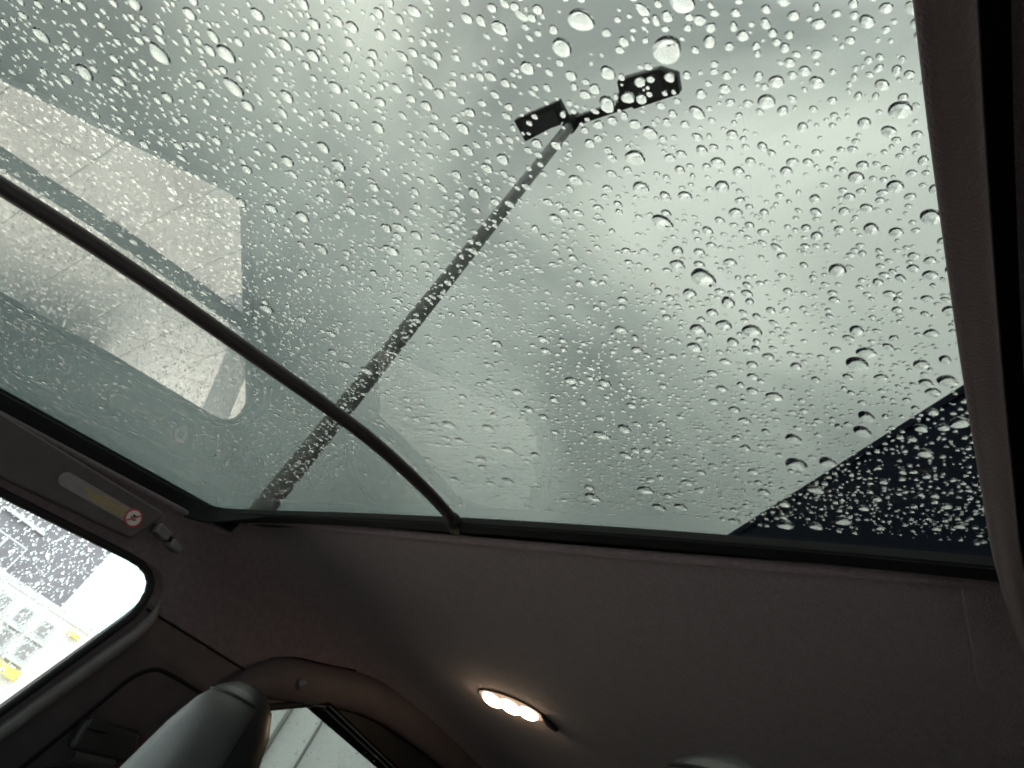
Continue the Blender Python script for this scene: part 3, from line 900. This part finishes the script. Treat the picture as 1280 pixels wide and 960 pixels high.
RAW = '''C-633,2339,525 F-1706,2041,656 C-502,2448,429 C-434,2116,444 E-3420,1969,820 A150,267,543 E-2421,2534,593 A-104,483,527 F-1345,2001,507 C-494,2002,396 B-2951,2887,558 A19,605,460 
D-1084,2952,347 E-1560,2968,393 E-3035,2427,576 E-3384,2162,635 H-749,2048,382 F-999,2040,388 F-2111,2129,482 B-4332,1631,728 B-4188,2061,678 E-2590,2884,459 E-2887,2478,522 
E-3114,2038,558 A257,-264,446 F-2062,1869,475 E-1770,2601,389 E-2338,2591,439 S-4025,160,785 A461,-275,407 F-922,2577,300 H-887,2342,316 F-1888,2091,418 F-2047,2012,437 
F-2198,1798,466 E-1571,2768,339 S-3061,767,617 S-3864,719,687 B-3258,2690,466 B-3750,1997,557 H-637,2110,296 D-1316,2771,300 F-1144,1995,344 F-1228,2307,327 F-1795,1938,399 
D-1389,2883,297 S-2982,984,561 E-2674,2063,445 P-2863,-502,640 E-2171,2586,367 A95,622,327 T-348,1827,277 D-759,2922,231 L-801,133,426 L-1025,36,449 T-1150,491,428 F-1601,1959,360 
S-4153,704,633 S-4129,898,618 B-4313,1850,566 E-2601,2796,374 H-515,1837,281 B-3004,2711,396 P-3771,-554,652 A336,392,305 A203,609,301 A75,914,290 T-61,923,298 T-236,711,324 
T-511,1027,323 T-646,1414,307 L-608,653,353 C-655,2480,238 D-861,2629,243 D-978,2920,231 L-1359,-933,505 F-1214,2072,303 G-1200,1538,337 F-2181,2009,374 E-2451,2799,341 
E-2424,2897,332 S-2464,1114,451 F-1114,2333,268 E-1609,2847,268 P-2419,898,444 S-3335,818,509 A61,541,294 A155,-116,327 A-195,466,314 T-145,1004,279 T-290,985,290 T-395,869,303 
T-746,1364,296 T-500,658,323 T-496,385,339 T-835,1491,294 H-749,2133,250 G-1028,1744,291 D-614,2724,205 L-2116,-693,506 F-1234,2151,280 F-1368,2312,278 F-1436,2168,291 
F-1517,1995,307 E-1864,2920,273 E-2088,2958,285 S-4318,1259,531 E-2676,2813,328 P-2929,-150,517 P-3100,-564,551 D-1099,2843,222 D-1301,2983,226 L-696,-12,364 E-1466,2774,249 
E-1564,2572,267 E-2231,2870,291 B-2852,2787,328 B-3985,1724,459 A278,-416,312 T24,1146,241 T-51,1125,247 T-123,1270,243 T-189,1358,242 T-294,1385,247 T-288,615,289 T-853,1388,280 
T-403,371,310 C-529,2387,204 C-661,2657,197 H-677,2034,233 H-708,2202,225 F-1094,2508,231 D-738,2976,183 D-854,2720,205 D-1055,2658,220 D-1223,2554,236 L-1009,591,334 
L-2017,-830,472 F-1637,2192,281 G-2000,1461,344 D-1434,2996,223 S-2612,1963,352 B-2998,2813,322 B-4140,2743,393 E-2540,2615,306 A191,347,263 A-5,65,289 C-674,2582,192 
H-727,2307,210 H-985,2304,225 D-972,2616,208 T-1098,730,316 F-1843,2196,280 F-1947,1990,297 P-2710,377,426 S-2717,1168,384 S-2706,1707,355 S-2794,1797,355 S-3814,1641,421 
P-3257,-191,486 P-2505,422,411 A281,616,236 L-455,92,303 T72,1113,222 T-125,1418,217 T-208,1150,235 T-349,1372,231 T-274,1733,209 T-336,516,275 T-504,1327,242 T-478,1423,236 
L-744,752,285 C-554,2217,199 F-831,2465,201 F-823,2582,194 H-860,2108,221 G-814,1683,241 D-1269,2802,207 L-853,479,305 L-771,738,287 F-1301,2037,249 G-1197,1659,263 
F-1396,2417,235 F-1546,2086,260 F-1619,2057,266 F-1791,2216,267 F-2376,2041,308 S-2482,2009,316 S-2911,1817,349 S-3225,1715,372 S-3721,1119,430 S-3531,1663,391 B-3516,2658,338 
B-3980,2233,386 B-3753,2663,351 B-3834,2340,372 B-3885,2706,356 P-3400,-583,486 F-1012,2426,206 D-668,2739,172 D-757,2687,179 G-1998,606,349 F-2008,2187,271 G-2112,900,341 
E-1462,2698,216 E-1951,2544,250 F-2320,2142,290 S-2582,1801,321 B-3473,2544,319 A230,682,216 A31,719,224 A-105,-24,265 A-271,90,268 A-220,23,269 M-131,-393,284 M-270,-247,284 
T-175,1482,198 T-69,1046,213 T-298,1440,206 T-344,1528,205 T-164,935,223 T-416,1137,227 T-382,1005,231 T-594,1493,219 T-600,1287,229 T-840,1220,244 L-610,562,264 L-697,565,268 
C-346,1994,182 C-427,2008,186 C-430,2317,171 F-823,2383,188 F-1037,2218,206 F-1144,2447,201 G-1043,1909,222 D-692,2952,154 D-1042,2967,171 T-1074,615,284 T-928,741,271 
T-1200,655,289 T-951,1317,245 L-1872,-803,391 G-1194,1763,236 G-1227,1403,255 F-1392,2237,224 F-1447,2342,221 F-1944,1752,274 F-2337,1912,287 G-1777,1585,274 S-2432,1805,296 
E-1512,2545,215 E-1548,2660,211 E-2056,2770,231 E-2301,2465,258 E-1690,2986,202 S-2653,848,353 P-2810,434,380 S-2932,1103,355 S-3262,1019,376 S-3036,1902,322 S-3856,222,443 
P-3064,-691,445 P-2865,-651,433 B-3605,2422,316 A-100,260,238 T-504,1187,216 T-479,1638,195 T-904,1449,224 H-890,2224,188 D-693,2900,148 T-1314,404,290 L-1151,-277,312 
G-1698,587,300 G-1199,1859,219 G-1287,1418,243 G-1446,1484,248 F-1807,2081,238 F-1807,1832,249 E-1643,2412,215 E-1715,2481,216 E-1859,2373,227 D-1397,2731,189 D-1448,2920,183 
P-3332,20,399 P-3398,-1197,455 P-3765,-1170,471 P-2954,-765,415 A541,-104,215 A443,118,210 A372,-200,227 A232,-6,225 A-25,514,215 A-247,227,237 M78,-678,260 T-43,1354,180 
T-112,1490,177 T-279,1844,169 T-307,1924,167 T-355,814,217 T-453,1286,201 T-564,1646,191 T-662,1635,196 T-537,1718,187 T-736,1297,214 T-533,556,236 T-648,1181,215 T-813,1017,229 
C-362,1959,168 C-597,2586,152 C-666,2426,162 H-642,1965,181 H-611,1864,184 H-560,1906,179 D-791,2713,155 D-1204,2636,177 D-1193,2786,170 L-1111,371,271 T-963,831,244 
T-1294,623,268 L-1190,61,287 T-1105,995,244 T-1510,197,296 G-1799,601,292 L-1513,-726,335 G-1620,1419,249 G-2038,1066,283 E-2246,2723,221 S-2846,874,329 S-3833,1168,361 
S-3679,1647,333 S-3562,1289,344 S-3941,873,379 P-2766,-767,380 P-2594,-554,363 P-3530,-666,409 P-3818,-788,427 A280,364,199 T-360,1195,193 H-919,2283,172 D-800,2867,143 
D-883,2932,143 D-1255,2697,170 L-736,363,244 L-843,676,236 T-1304,524,262 L-1102,-360,289 L-1271,228,273 G-1860,158,301 G-1529,1463,233 E-1611,2515,193 D-1327,2498,181 
S-2529,1467,277 S-3107,1696,293 S-3696,841,354 S-3646,944,348 A33,850,178 A-83,558,194 A-121,34,216 A-339,114,222 A322,283,188 A352,117,193 T20,1059,170 T-336,1086,184 
T-462,1511,173 T-577,1572,175 T-714,1166,197 L-715,865,208 T-458,888,197 H-740,2365,151 H-822,1908,172 C-420,1911,156 D-931,2894,138 D-998,2709,148 D-1195,2921,148 D-1011,2895,141 
L-1092,186,250 T-1308,697,239 T-1361,594,245 G-1449,659,246 G-1699,194,275 G-1353,1183,222 G-1390,1417,215 F-1625,1897,206 F-2255,1913,231 G-1781,1470,229 F-2234,1508,246 
E-2097,2867,187 E-1694,2711,177 S-3180,1127,300 S-3706,303,353 S-4126,1323,331 P-3009,407,320 P-2755,-637,347 P-3158,-854,372 P-3172,-757,369 P-3224,-306,354 A384,-70,185 
C-546,2524,128 F-1125,2117,165 D-1184,2751,144 D-911,2988,125 L-857,363,218 G-1694,485,246 G-1531,468,240 G-1279,1211,204 E-1818,2796,167 E-1615,2910,155 E-2184,2666,185 
P-2409,-93,288 P-2401,-166,291 P-2615,-168,299 P-2619,-725,318 P-2719,-124,301 P-2636,-1,294 P-3471,-759,352 P-2494,-624,310 A86,366,173 P-2686,76,269 P-3572,-1246,341 A145,764,137'''

# ================================================================== OUTSIDE
g_ = mesh_obj('ground', [(-1500, -1500, -0.012), (1500, -1500, -0.012), (1500, 1500, -0.012), (-1500, 1500, -0.012)], [(0, 1, 2, 3)], 'concrete')
tag(g_, 'wet pale concrete ground of the forecourt', None, None, 'structure')
# pale paving beside the car, seen mirrored in the roof glass; each slab its own piece
pv = mesh_obj('pavement', [(-6.2, -8.3, -0.008), (3.2, -8.3, -0.008), (3.2, -1.68, -0.008), (-6.2, -1.68, -0.008)], [(0, 1, 2, 3)], 'paver2')
tag(pv, 'pale slab paving beside the car', None, None, 'structure')
pm = []
for k in range(6):
    bm = bmesh.new()
    bmesh.ops.create_cube(bm, size=1.0)
    for q in bm.verts: q.co = (q.co.x*0.395, q.co.y*0.395, q.co.z*0.03)
    bmesh.ops.bevel(bm, geom=bm.edges[:], offset=0.004, segments=1, affect='EDGES')
    me = bpy.data.meshes.new('paver'); bm.to_mesh(me); bm.free()
    me.materials.append(M['paver' if k % 2 else 'paver2'])
    pm.append(me)
for i in range(16):
    for j in range(17):
        o = bpy.data.objects.new('paver', random.choice(pm))
        o.location = (1.80 - i*0.4, -1.90 - j*0.4, 0.004 + random.uniform(-0.003, 0.003))
        o.rotation_euler = (random.uniform(-0.006, 0.006), random.uniform(-0.006, 0.006), random.choice((0, 1, 2, 3))*math.pi/2)
        link(o, pv)
kb = MB()
for i in range(16): kb.box((3.2-(i+1)*0.6+0.003, -1.68, -0.02), (3.2-i*0.6-0.003, -1.55, 0.11), 0.008)
tag(kb.build('kerb', 'kerb'), 'pale kerb stones edging the paving', None, None, 'structure')

# ---- lamp post with two flood heads
LPX, LPY = -2.09, -3.56
lamp_post = empty('lamp_post', (LPX, LPY, 0), 'tall grey lamp post with two dark lamp heads seen through the roof', 'lamp post')
MB().tube([(0, 0, z) for z in (0, 0.6, 2, 4, 6, 7.95)], [0.076, 0.075, 0.071, 0.066, 0.061, 0.056], 20).build('pole', 'steel', lamp_post, True)
MB().tube([(0, 0, 0.0), (0, 0, 0.03), (0, 0, 0.035), (0, 0, 0.22), (0, 0, 0.25)], [0.19, 0.19, 0.125, 0.12, 0.09], 20).build('base_plate', 'steel', lamp_post, True)
MB().tube([(0, 0, 7.85), (0, 0, 8.06), (0, 0, 8.10)], [0.075, 0.075, 0.05], 16).build('pole_cap', 'lamp_body', lamp_post, True)
MB().box((-0.045, -0.10, 7.95), (0.045, 0.72, 8.03), 0.012).build('arm', 'lamp_body', lamp_post)
MB().box((0.05, 0.56, 7.96), (0.12, 0.70, 8.02), 0.012).build('bracket', 'lamp_body', lamp_post)
c1 = fillet([(0.255, -0.055, 0), (0.045, -0.040, 0), (-0.035, -0.640, 0), (0.225, -0.655, 0)], 0.015)
c2 = fillet([(0.245, 0.63, 0), (0.215, 1.06, 0), (0.105, 1.215, 0), (-0.075, 1.180, 0), (-0.075, 0.69, 0), (0.10, 0.60, 0)], 0.02)
h1 = poly_slab('lamp_head', [(p.x, p.y, 7.96) for p in c1], (0, 0, 0.09), 'lamp_body', lamp_post, 0.012)
h2 = poly_slab('lamp_head', [(p.x, p.y, 7.96) for p in c2], (0, 0, 0.11), 'lamp_body', lamp_post, 0.012)
MB().box((0.02, -0.58, 7.952), (0.20, -0.13, 7.958)).build('lamp_panel', 'lamp_led', h1)
MB().box((-0.03, 0.75, 7.952), (0.19, 1.06, 7.958)).build('lamp_panel', 'lamp_led', h2)

# ---- buildings
def facade(name, A, B, height, depth, mat, label, cat='building', coping='coping', windows=(), win_mat='dark_glass', pipes=(), bands=(), side=1):
    """long wall from A to B (plan), going back from the viewer; windows: (u0, u1, z0, z1) along the wall"""
    A, B = Vector((A[0], A[1], 0)), Vector((B[0], B[1], 0))
    L = (B-A).length
    u = (B-A)/L
    n = Vector((-u.y, u.x, 0))*side               # outward, towards the viewer
    root = empty(name, tuple((A+B)/2), label, cat)
    off = (A+B)/2
    def P(a, d, z): return A + u*a + n*d + Vector((0, 0, z)) - off
    def blk(nm, a0, a1, d0, d1, z0, z1, mt, parent):
        v = [P(a, d, z) for z in (z0, z1) for a, d in ((a0, d0), (a1, d0), (a1, d1), (a0, d1))]
        return mesh_obj(nm, v, [(3, 2, 1, 0), (4, 5, 6, 7), (0, 1, 5, 4), (1, 2, 6, 5), (2, 3, 7, 6), (3, 0, 4, 7)], mt, parent)
    blk('wall', 0, L, -depth, 0, 0, height, mat, root)
    blk('coping', -0.04, L+0.04, -depth-0.04, 0.04, height, height+0.16, coping, root)
    for a0, a1, z0, z1 in windows:
        w_ = blk('window', a0, a1, 0.003, 0.06, z0, z1, 'frame', root)
        nx = max(1, round((a1-a0)/0.9))
        for k in range(nx):
            s0 = a0 + (a1-a0)*k/nx + 0.05; s1 = a0 + (a1-a0)*(k+1)/nx - 0.05
            blk('pane', s0, s1, 0.062, 0.07, z0+0.06, z1-0.06, win_mat, w_)
        blk('sill', a0-0.06, a1+0.06, 0.003, 0.12, z0-0.09, z0-0.003, 'frame', w_)
    for a, r in pipes:
        v, f = tube_geo([P(a, 0.10, 0), P(a, 0.10, height-0.05)], r, 10)
        mesh_obj('downpipe', v, f, 'pipe', root, True)
    for a0, a1, z0, z1, mt in bands:
        blk('sign_band', a0, a1, 0.003, 0.18, z0, z1, mt, root)
    return root, P, blk, L

# dark building whose roof edge shows at the right (behind the car)
hgt = 9.2
p1, p2 = Vector((-10.53, -4.42)), Vector((-7.42, -0.66))
du = (p2-p1).normalized()
a_, b2 = p1 - du*9, p2 + du*11
root, P, blk, L = facade('navy_building', a_, b2, hgt, 9, 'navy', 'dark navy building whose straight roof edge cuts the sky beside the near visor', coping='navy', windows=[(2+i*3.2, 3.6+i*3.2, z, z+1.4) for i in range(7) for z in (1.0, 4.2)], side=-1)
def azp(az, d, o=(0.0, 0.33)): return (o[0] + d*math.cos(R(az)), o[1] + d*math.sin(R(az)))
# tall lilac-grey block seen through the passenger window
A = azp(-84, 34); B = azp(-112.0, 31)
facade('grey_office', A, B, 8.6, 10, 'wall_grey', 'tall lilac grey office block through the passenger window', side=-1,
       windows=[(0.8+i*2.3, 2.3+i*2.3, z, z+1.5) for i in range(6) for z in (1.2, 4.4, 6.6)], win_mat='wall_grey')
# low white house with small windows in front of it
A = azp(-104.5, 21); B = azp(-114.8, 20.5)
facade('white_house', A, B, 3.55, 6, 'wall_pale', 'low white building with small windows and yellow bands beyond the passenger window', side=-1, coping='frame',
       windows=[(1.55+i*0.55, 1.90+i*0.55, z, z+0.42) for i in range(3) for z in (2.40, 2.95)], win_mat='pipe', bands=[(2.25, 3.10, 2.02, 2.24, 'yellow'), (3.25, 3.55, 3.32, 3.42, 'yellow')])
# pale panelled warehouse seen through the rear door window
A = azp(-121, 17.5); B = azp(-147, 17.0)
facade('pale_warehouse', A, B, 7.5, 8, 'wall_panel', 'pale panelled warehouse with downpipes through the rear door window', side=-1, coping='frame',
       pipes=[(1.9, 0.05), (2.35, 0.05), (3.05, 0.03), (5.5, 0.05)], windows=[(0.5, 1.5, 0.6, 2.4), (4.0, 5.0, 0.6, 2.4)])

# ---- parked silver car on the paving, mirrored in the roof glass
def parked_car(loc, rz, name, label, paint):
    root = empty(name, loc, label, 'car')
    root.rotation_euler = (0, 0, rz)
    def s(x, zc, hw, hz, e): return ((x, 0, zc), Vector((0, hw, 0)), Vector((0, 0, hz)), e)
    body = [s(-2.12, 0.62, 0.60, 0.20, 3), s(-2.05, 0.62, 0.74, 0.30, 4), s(-1.7, 0.63, 0.86, 0.38, 5), s(-0.9, 0.63, 0.90, 0.39, 5), s(0.4, 0.62, 0.90, 0.37, 5), s(1.2, 0.60, 0.89, 0.32, 5), s(1.75, 0.56, 0.84, 0.27, 4.5), s(2.05, 0.52, 0.74, 0.21, 4), s(2.16, 0.50, 0.58, 0.13, 3)]
    v, f = loft(body, 40)
    mesh_obj('body', v, f, paint, root, True)
    cab = [((-1.55, 0, 0.98), Vector((0, 0.60, 0)), Vector((0, 0, 0.06)), 3), ((-1.1, 0, 1.10), Vector((0, 0.66, 0)), Vector((0, 0, 0.27)), 3.4), ((-0.5, 0, 1.13), Vector((0, 0.68, 0)), Vector((0, 0, 0.33)), 3.6), ((0.1, 0, 1.12), Vector((0, 0.68, 0)), Vector((0, 0, 0.31)), 3.6), ((0.6, 0, 1.03), Vector((0, 0.66, 0)), Vector((0, 0, 0.20)), 3.4), ((1.0, 0, 0.90), Vector((0, 0.60, 0)), Vector((0, 0, 0.06)), 3)]
    v, f = loft(cab, 40)
    mesh_obj('window_glass', v, f, 'dark_glass', root, True)
    MB().tube([(-1.25, 0, 1.36), (-0.9, 0, 1.425), (-0.3, 0, 1.462), (0.2, 0, 1.43), (0.45, 0, 1.37)], [0.50, 0.56, 0.58, 0.56, 0.48], 20, True, 0.04, (0, 0, 1)).build('roof', paint, root, True)
    for y in (-1, 1):
        MB().tube([(1.02, y*0.60, 0.90), (0.45, y*0.57, 1.30), (-0.3, y*0.58, 1.44), (-1.1, y*0.57, 1.33), (-1.6, y*0.60, 0.99)], 0.035, 8).build('pillar', paint, root, True)
        MB().box((1.86, y*0.46-0.17, 0.55), (2.10, y*0.46+0.17, 0.68), 0.03).build('headlight', 'lens_c', root)
        MB().box((-2.11, y*0.52-0.15, 0.66), (-1.98, y*0.52+0.15, 0.80), 0.03).build('tail_light', 'lens_r', root)
        MB().box((0.55, y*0.98-0.07, 0.92), (0.72, y*0.98+0.07, 1.04), 0.03).build('wing_mirror', paint, root)
        for x in (1.32, -1.32):
            wheel(root, (x, y*0.78, 0.32), 0.32, 0.21)
    MB().box((2.09, -0.52, 0.36), (2.15, 0.52, 0.46), 0.02).build('grille', 'black', root)
    MB().box((2.155, -0.26, 0.475), (2.172, 0.26, 0.585), 0.004).build('number_plate', 'plate', root)
    return root
parked_car((-1.05, -6.30, 0), R(88), 'parked_car', 'silver parked car mirrored in the glass roof', 'silver')
# clipped pale bollard wall behind the lamp post
wl_ = empty('garden_wall', (-5.0, -6.0, 0), 'low beige stone wall behind the lamp post, mirrored in the roof', 'wall')
k = 0
for r_ in range(5):
    for i in range(6):
        x0 = -1.45 + i*0.5 + (0.25 if r_ % 2 else 0)
        MB().box((x0+0.004, -0.14, r_*0.2+0.004), (x0+0.496, 0.14+random.uniform(0, 0.012), r_*0.2+0.196), 0.008).build('stone', 'paver2' if k % 3 else 'kerb', wl_)
        k += 1
MB().box((-1.5, -0.18, 1.004), (1.8, 0.18, 1.08), 0.01).build('capstone', 'kerb', wl_)

# ================================================================== RAIN on the glass
TH = 0.0053
def drop_geo(r, hr, seg, rings, elong=1.0, ang=0.0, wob=0.0, seed=0):
    """one sessile drop: separate flat base and domed cap (local z up)"""
    rs = random.Random(seed)
    ph = [rs.uniform(0, 6.28) for _ in range(3)]
    am = [rs.uniform(0, wob), rs.uniform(0, wob*0.6), rs.uniform(0, wob*0.35)]
    def rad(t): return 1 + am[0]*math.cos(2*t+ph[0]) + am[1]*math.cos(3*t+ph[1]) + am[2]*math.cos(4*t+ph[2])
    ca, sa = math.cos(ang), math.sin(ang)
    v, f = [], []
    def pt(k, s, z):
        t = 2*math.pi*k/seg
        a = r*s*rad(t)*math.cos(t)*elong; b = r*s*rad(t)*math.sin(t)/math.sqrt(elong)
        return (a*ca-b*sa, a*sa+b*ca, z)
    # spherical-cap-like profile
    cap_a = 2*math.atan(hr)                       # contact angle of a cap with height ratio hr
    for q in range(rings):
        th = cap_a*(1-q/rings)
        s = math.sin(th)/math.sin(cap_a) if cap_a <= math.pi/2 else math.sin(th)
        z = r*(math.cos(th)-math.cos(cap_a))/math.sin(cap_a)
        for k in range(seg): v.append(pt(k, s, z))
    top = len(v); v.append((0, 0, r*hr))
    for q in range(rings-1):
        for k in range(seg):
            k2 = (k+1) % seg
            f.append((q*seg+k, q*seg+k2, (q+1)*seg+k2, (q+1)*seg+k))
    for k in range(seg): f.append(((rings-1)*seg+k, (rings-1)*seg+(k+1) % seg, top))
    b0 = len(v)
    for k in range(seg): v.append(pt(k, 1.0, 0.0))
    return v, f, tuple(reversed(range(b0, b0+seg)))

def frame_at(x, y):
    n = gnormal(x, y)
    a = (Vector((1, 0, 0)) - n*n.x).normalized()
    b = n.cross(a)
    mt = Matrix.Identity(4)
    p = Vector((x, y, zg(x, y))) + n*TH
    for i in range(3):
        mt[i][0], mt[i][1], mt[i][2], mt[i][3] = a[i], b[i], n[i], p[i]
    return mt

REG = {
    'A': 'near the top left corner', 'M': 'over the mirrored door window', 'L': 'between visor rod and lamp post',
    'T': 'left of the lamp heads', 'H': 'in front of the lamp heads', 'C': 'above the lamp heads',
    'D': 'beside the near visor\'s upper end', 'E': 'beside the near visor\'s middle', 'F': 'below the right lamp head',
    'G': 'right of the lamp post', 'P': 'right of the rod foot', 'S': 'above the middle rear seal',
    'B': 'before the navy building', 'W': 'between rod and passenger window',
}
ORD = ['largest', 'second largest', 'third largest', 'fourth largest', 'fifth largest', 'sixth largest']
NTH = ['nearest', 'second', 'third', 'fourth', 'fifth', 'sixth', 'seventh', 'eighth', 'ninth', 'tenth', 'eleventh', 'twelfth']
def seen(p):                                       # where a point appears from the driver's seat (labels only)
    d = Vector(p) - CAM
    return d.dot(right)/d.dot(fwd), d.dot(down)/d.dot(fwd)
DROPS = []
for w in RAW.split():
    a, b, c = w[1:].split(',')
    DROPS.append((w[0], int(a)/10000, int(b)/10000, int(c)/100000))
cnt = {}
made = {}
occ = {}                                           # occupancy grid, so drops do not run into one another
CELL = 0.006
def occ_add(x, y, r):
    for i in range(int((x-r)//CELL), int((x+r)//CELL)+1):
        for j in range(int((y-r)//CELL), int((y+r)//CELL)+1):
            occ.setdefault((i, j), []).append((x, y, r))
def occ_hit(x, y, r, k=0.92):
    for i in range(int((x-r)//CELL), int((x+r)//CELL)+1):
        for j in range(int((y-r)//CELL), int((y+r)//CELL)+1):
            for (a, b, c) in occ.get((i, j), ()):
                if (a-x)**2 + (b-y)**2 < ((c+r)*k)**2: return True
    return False

stuff = []                                         # remaining drops of the roof, joined
order = sorted(range(len(DROPS)), key=lambda i: 0)
for i, (reg, x, y, r) in enumerate(DROPS):
    r *= 1.02
    big = r > 0.0036
    hr = random.uniform(0.46, 0.60) * (0.80 if r > 0.005 else 1.0)
    el = random.choice((1.0, 1.05, 1.12, 1.25)) if not big else random.uniform(1.0, 1.22)
    an = random.uniform(-0.6, 0.6)
    rr = r / el
    occ_add(x, y, r*0.95)
    if i < 300:
        v, f, base = drop_geo(rr, hr, 24, 6, el, an, 0.09 if big else 0.06, i)
        o = mesh_obj('raindrop', v, f + [base], 'water')
        me = o.data
        me.polygons.foreach_set('use_smooth', [True]*len(f) + [False])
        o.matrix_world = frame_at(x, y)
        k = cnt.get(reg, 0); cnt[reg] = k+1
        tag(o, None, 'raindrop', 'raindrops on the glass ' + REG[reg])
        made.setdefault(reg, []).append((o, seen((x, y, zg(x, y)))))
    else:
        stuff.append((x, y, rr, hr, el, an, 16, 4))

for reg, L in made.items():                        # each drop named by its rank, or by the big drop it lies next to
    for k, (o, p) in enumerate(L[:6]):
        o['label'] = '%s raindrop on the glass %s' % (ORD[k], REG[reg])
    near = {}
    for o, p in L[6:]:
        dd = [((p[0]-q[0])**2 + (p[1]-q[1])**2, k) for k, (_, q) in enumerate(L[:6])]
        d2, k = min(dd)
        q = L[k][1]
        an = math.degrees(math.atan2(q[1]-p[1], p[0]-q[0])) % 360
        dr = ['right', 'above right', 'above', 'above left', 'left', 'below left', 'below', 'below right'][int((an+22.5)//45) % 8]
        near.setdefault((k, dr), []).append((d2, o))
    for (k, dr), M_ in near.items():
        for n_, (d2, o) in enumerate(sorted(M_, key=lambda t: t[0])):
            o['label'] = '%s raindrop %s the %s drop %s' % (NTH[min(n_, 11)], dr if dr in ('above', 'below') else dr + ' of', ORD[k], REG[reg])

def join_drops(name, items, frame, label):
    """many drops as one mesh"""
    V, F, S = [], [], []
    k = 0
    for t, (x, y, r, hr, el, an, seg, rings) in enumerate(items):
        v, f, base = drop_geo(r, hr, seg, rings, el, an, 0.10, t)
        mt = np.array(frame(x, y))
        vv = np.array(v) @ mt[:3, :3].T + mt[:3, 3]
        V.append(vv)
        for q in f: F.append(tuple(i+k for i in q)); S.append(True)
        F.append(tuple(i+k for i in base)); S.append(False)
        k += len(v)
    V = np.concatenate(V)
    lens = np.array([len(q) for q in F], dtype=np.int32)
    loops = np.fromiter((i for q in F for i in q), dtype=np.int32, count=int(lens.sum()))
    me = bpy.data.meshes.new(name)
    me.vertices.add(len(V)); me.vertices.foreach_set('co', V.astype(np.float32).ravel())
    me.loops.add(len(loops)); me.loops.foreach_set('vertex_index', loops)
    me.polygons.add(len(F)); me.polygons.foreach_set('loop_start', np.concatenate(([0], np.cumsum(lens)[:-1])).astype(np.int32))
    me.polygons.foreach_set('use_smooth', S)
    me.update(calc_edges=True); me.validate()
    me.materials.append(M['water'])
    o = bpy.data.objects.new(name, me)
    col.objects.link(o)
    tag(o, label, 'rain', None, 'stuff')
    return o

def scatter(n, rmin, rmax, x0, x1, y0, y1, seg, rings, k):
    done = 0
    for _ in range(n):
        x, y = random.uniform(x0, x1), random.uniform(y0, y1)
        r = rmin + (rmax-rmin)*random.random()**1.6
        if occ_hit(x, y, r, k): continue
        occ_add(x, y, r)
        stuff.append((x, y, r, random.uniform(0.40, 0.58), random.choice((1.0, 1.0, 1.1, 1.3)), random.uniform(-0.7, 0.7), seg, rings))
        done += 1
    return done
X0, X1, Y0, Y1 = -0.438, 0.22, -0.586, 0.455
# larger drops only where none were read off the photograph: towards the passenger's edge and outside the view
for _ in range(900):
    x, y = random.uniform(X0, X1), random.uniform(Y0, Y1)
    if -0.40 < x < 0.04 and -0.16 < y < 0.32 and random.random() < 0.6: continue
    r = random.uniform(0.0016, 0.0036)
    if occ_hit(x, y, r, 1.0): continue
    occ_add(x, y, r)
    stuff.append((x, y, r, random.uniform(0.42, 0.58), random.uniform(1.0, 1.2), random.uniform(-0.6, 0.6), 16, 4))
n0 = scatter(2600, 0.0015, 0.0025, X0, X1, Y0, Y1, 14, 4, 1.0)
scatter(2600, 0.0013, 0.0024, -0.42, 0.08, -0.12, 0.33, 14, 4, 0.98)
scatter(4500, 0.0008, 0.0014, -0.42, 0.08, -0.12, 0.33, 12, 3, 0.98)
n1 = scatter(8000, 0.0009, 0.0017, X0, X1, Y0, Y1, 12, 3, 1.0)
scatter(900, 0.0022, 0.0034, -0.43, 0.05, -0.58, -0.20, 16, 4, 1.05)
scatter(1500, 0.0014, 0.0026, -0.43, 0.10, -0.58, -0.12, 14, 4, 1.0)
n2 = scatter(9000, 0.0005, 0.0010, X0, X1, Y0, Y1, 8, 2, 1.0)
join_drops('fine_rain_on_roof', stuff, frame_at, 'countless small raindrops all over the glass roof')

# rain on the door windows
def win_frame(off):
    def fr(x, z):
        n = Vector((0, -1, 0.48597)).normalized()
        a = Vector((1, 0, 0)); b = n.cross(a)
        p = Vector((x, side_y(z) - off, z))
        mt = Matrix.Identity(4)
        for i in range(3):
            mt[i][0], mt[i][1], mt[i][2], mt[i][3] = a[i], b[i], n[i], p[i]
        return mt
    return fr
def win_rain(name, outl, n, rmin, rmax, x0, x1, label, el):
    items = []
    while len(items) < n:
        x, z = random.uniform(x0, x1), random.uniform(1.05, 1.41)
        if not in_poly(x, z, outl): continue
        if name.endswith('front_window') and not (z > 1.19 and x < -0.12) and random.random() < 0.86: continue
        r = rmin + (rmax-rmin)*random.random()**2
        items.append((x, z, r, random.uniform(0.35, 0.5), random.uniform(1.0, el), math.pi/2 + random.uniform(-0.5, 0.5), 8, 3))
    join_drops(name, items, win_frame(0.0186), label)
win_rain('fine_rain_on_front_window', FRONT_WIN, 4600, 0.0006, 0.0017, -0.46, 0.20, 'dense fine raindrops on the passenger door window', 1.7)
win_rain('fine_rain_on_rear_window', REAR_WIN, 700, 0.0006, 0.0016, -1.1, -0.68, 'sparse fine raindrops on the rear door window', 1.3)
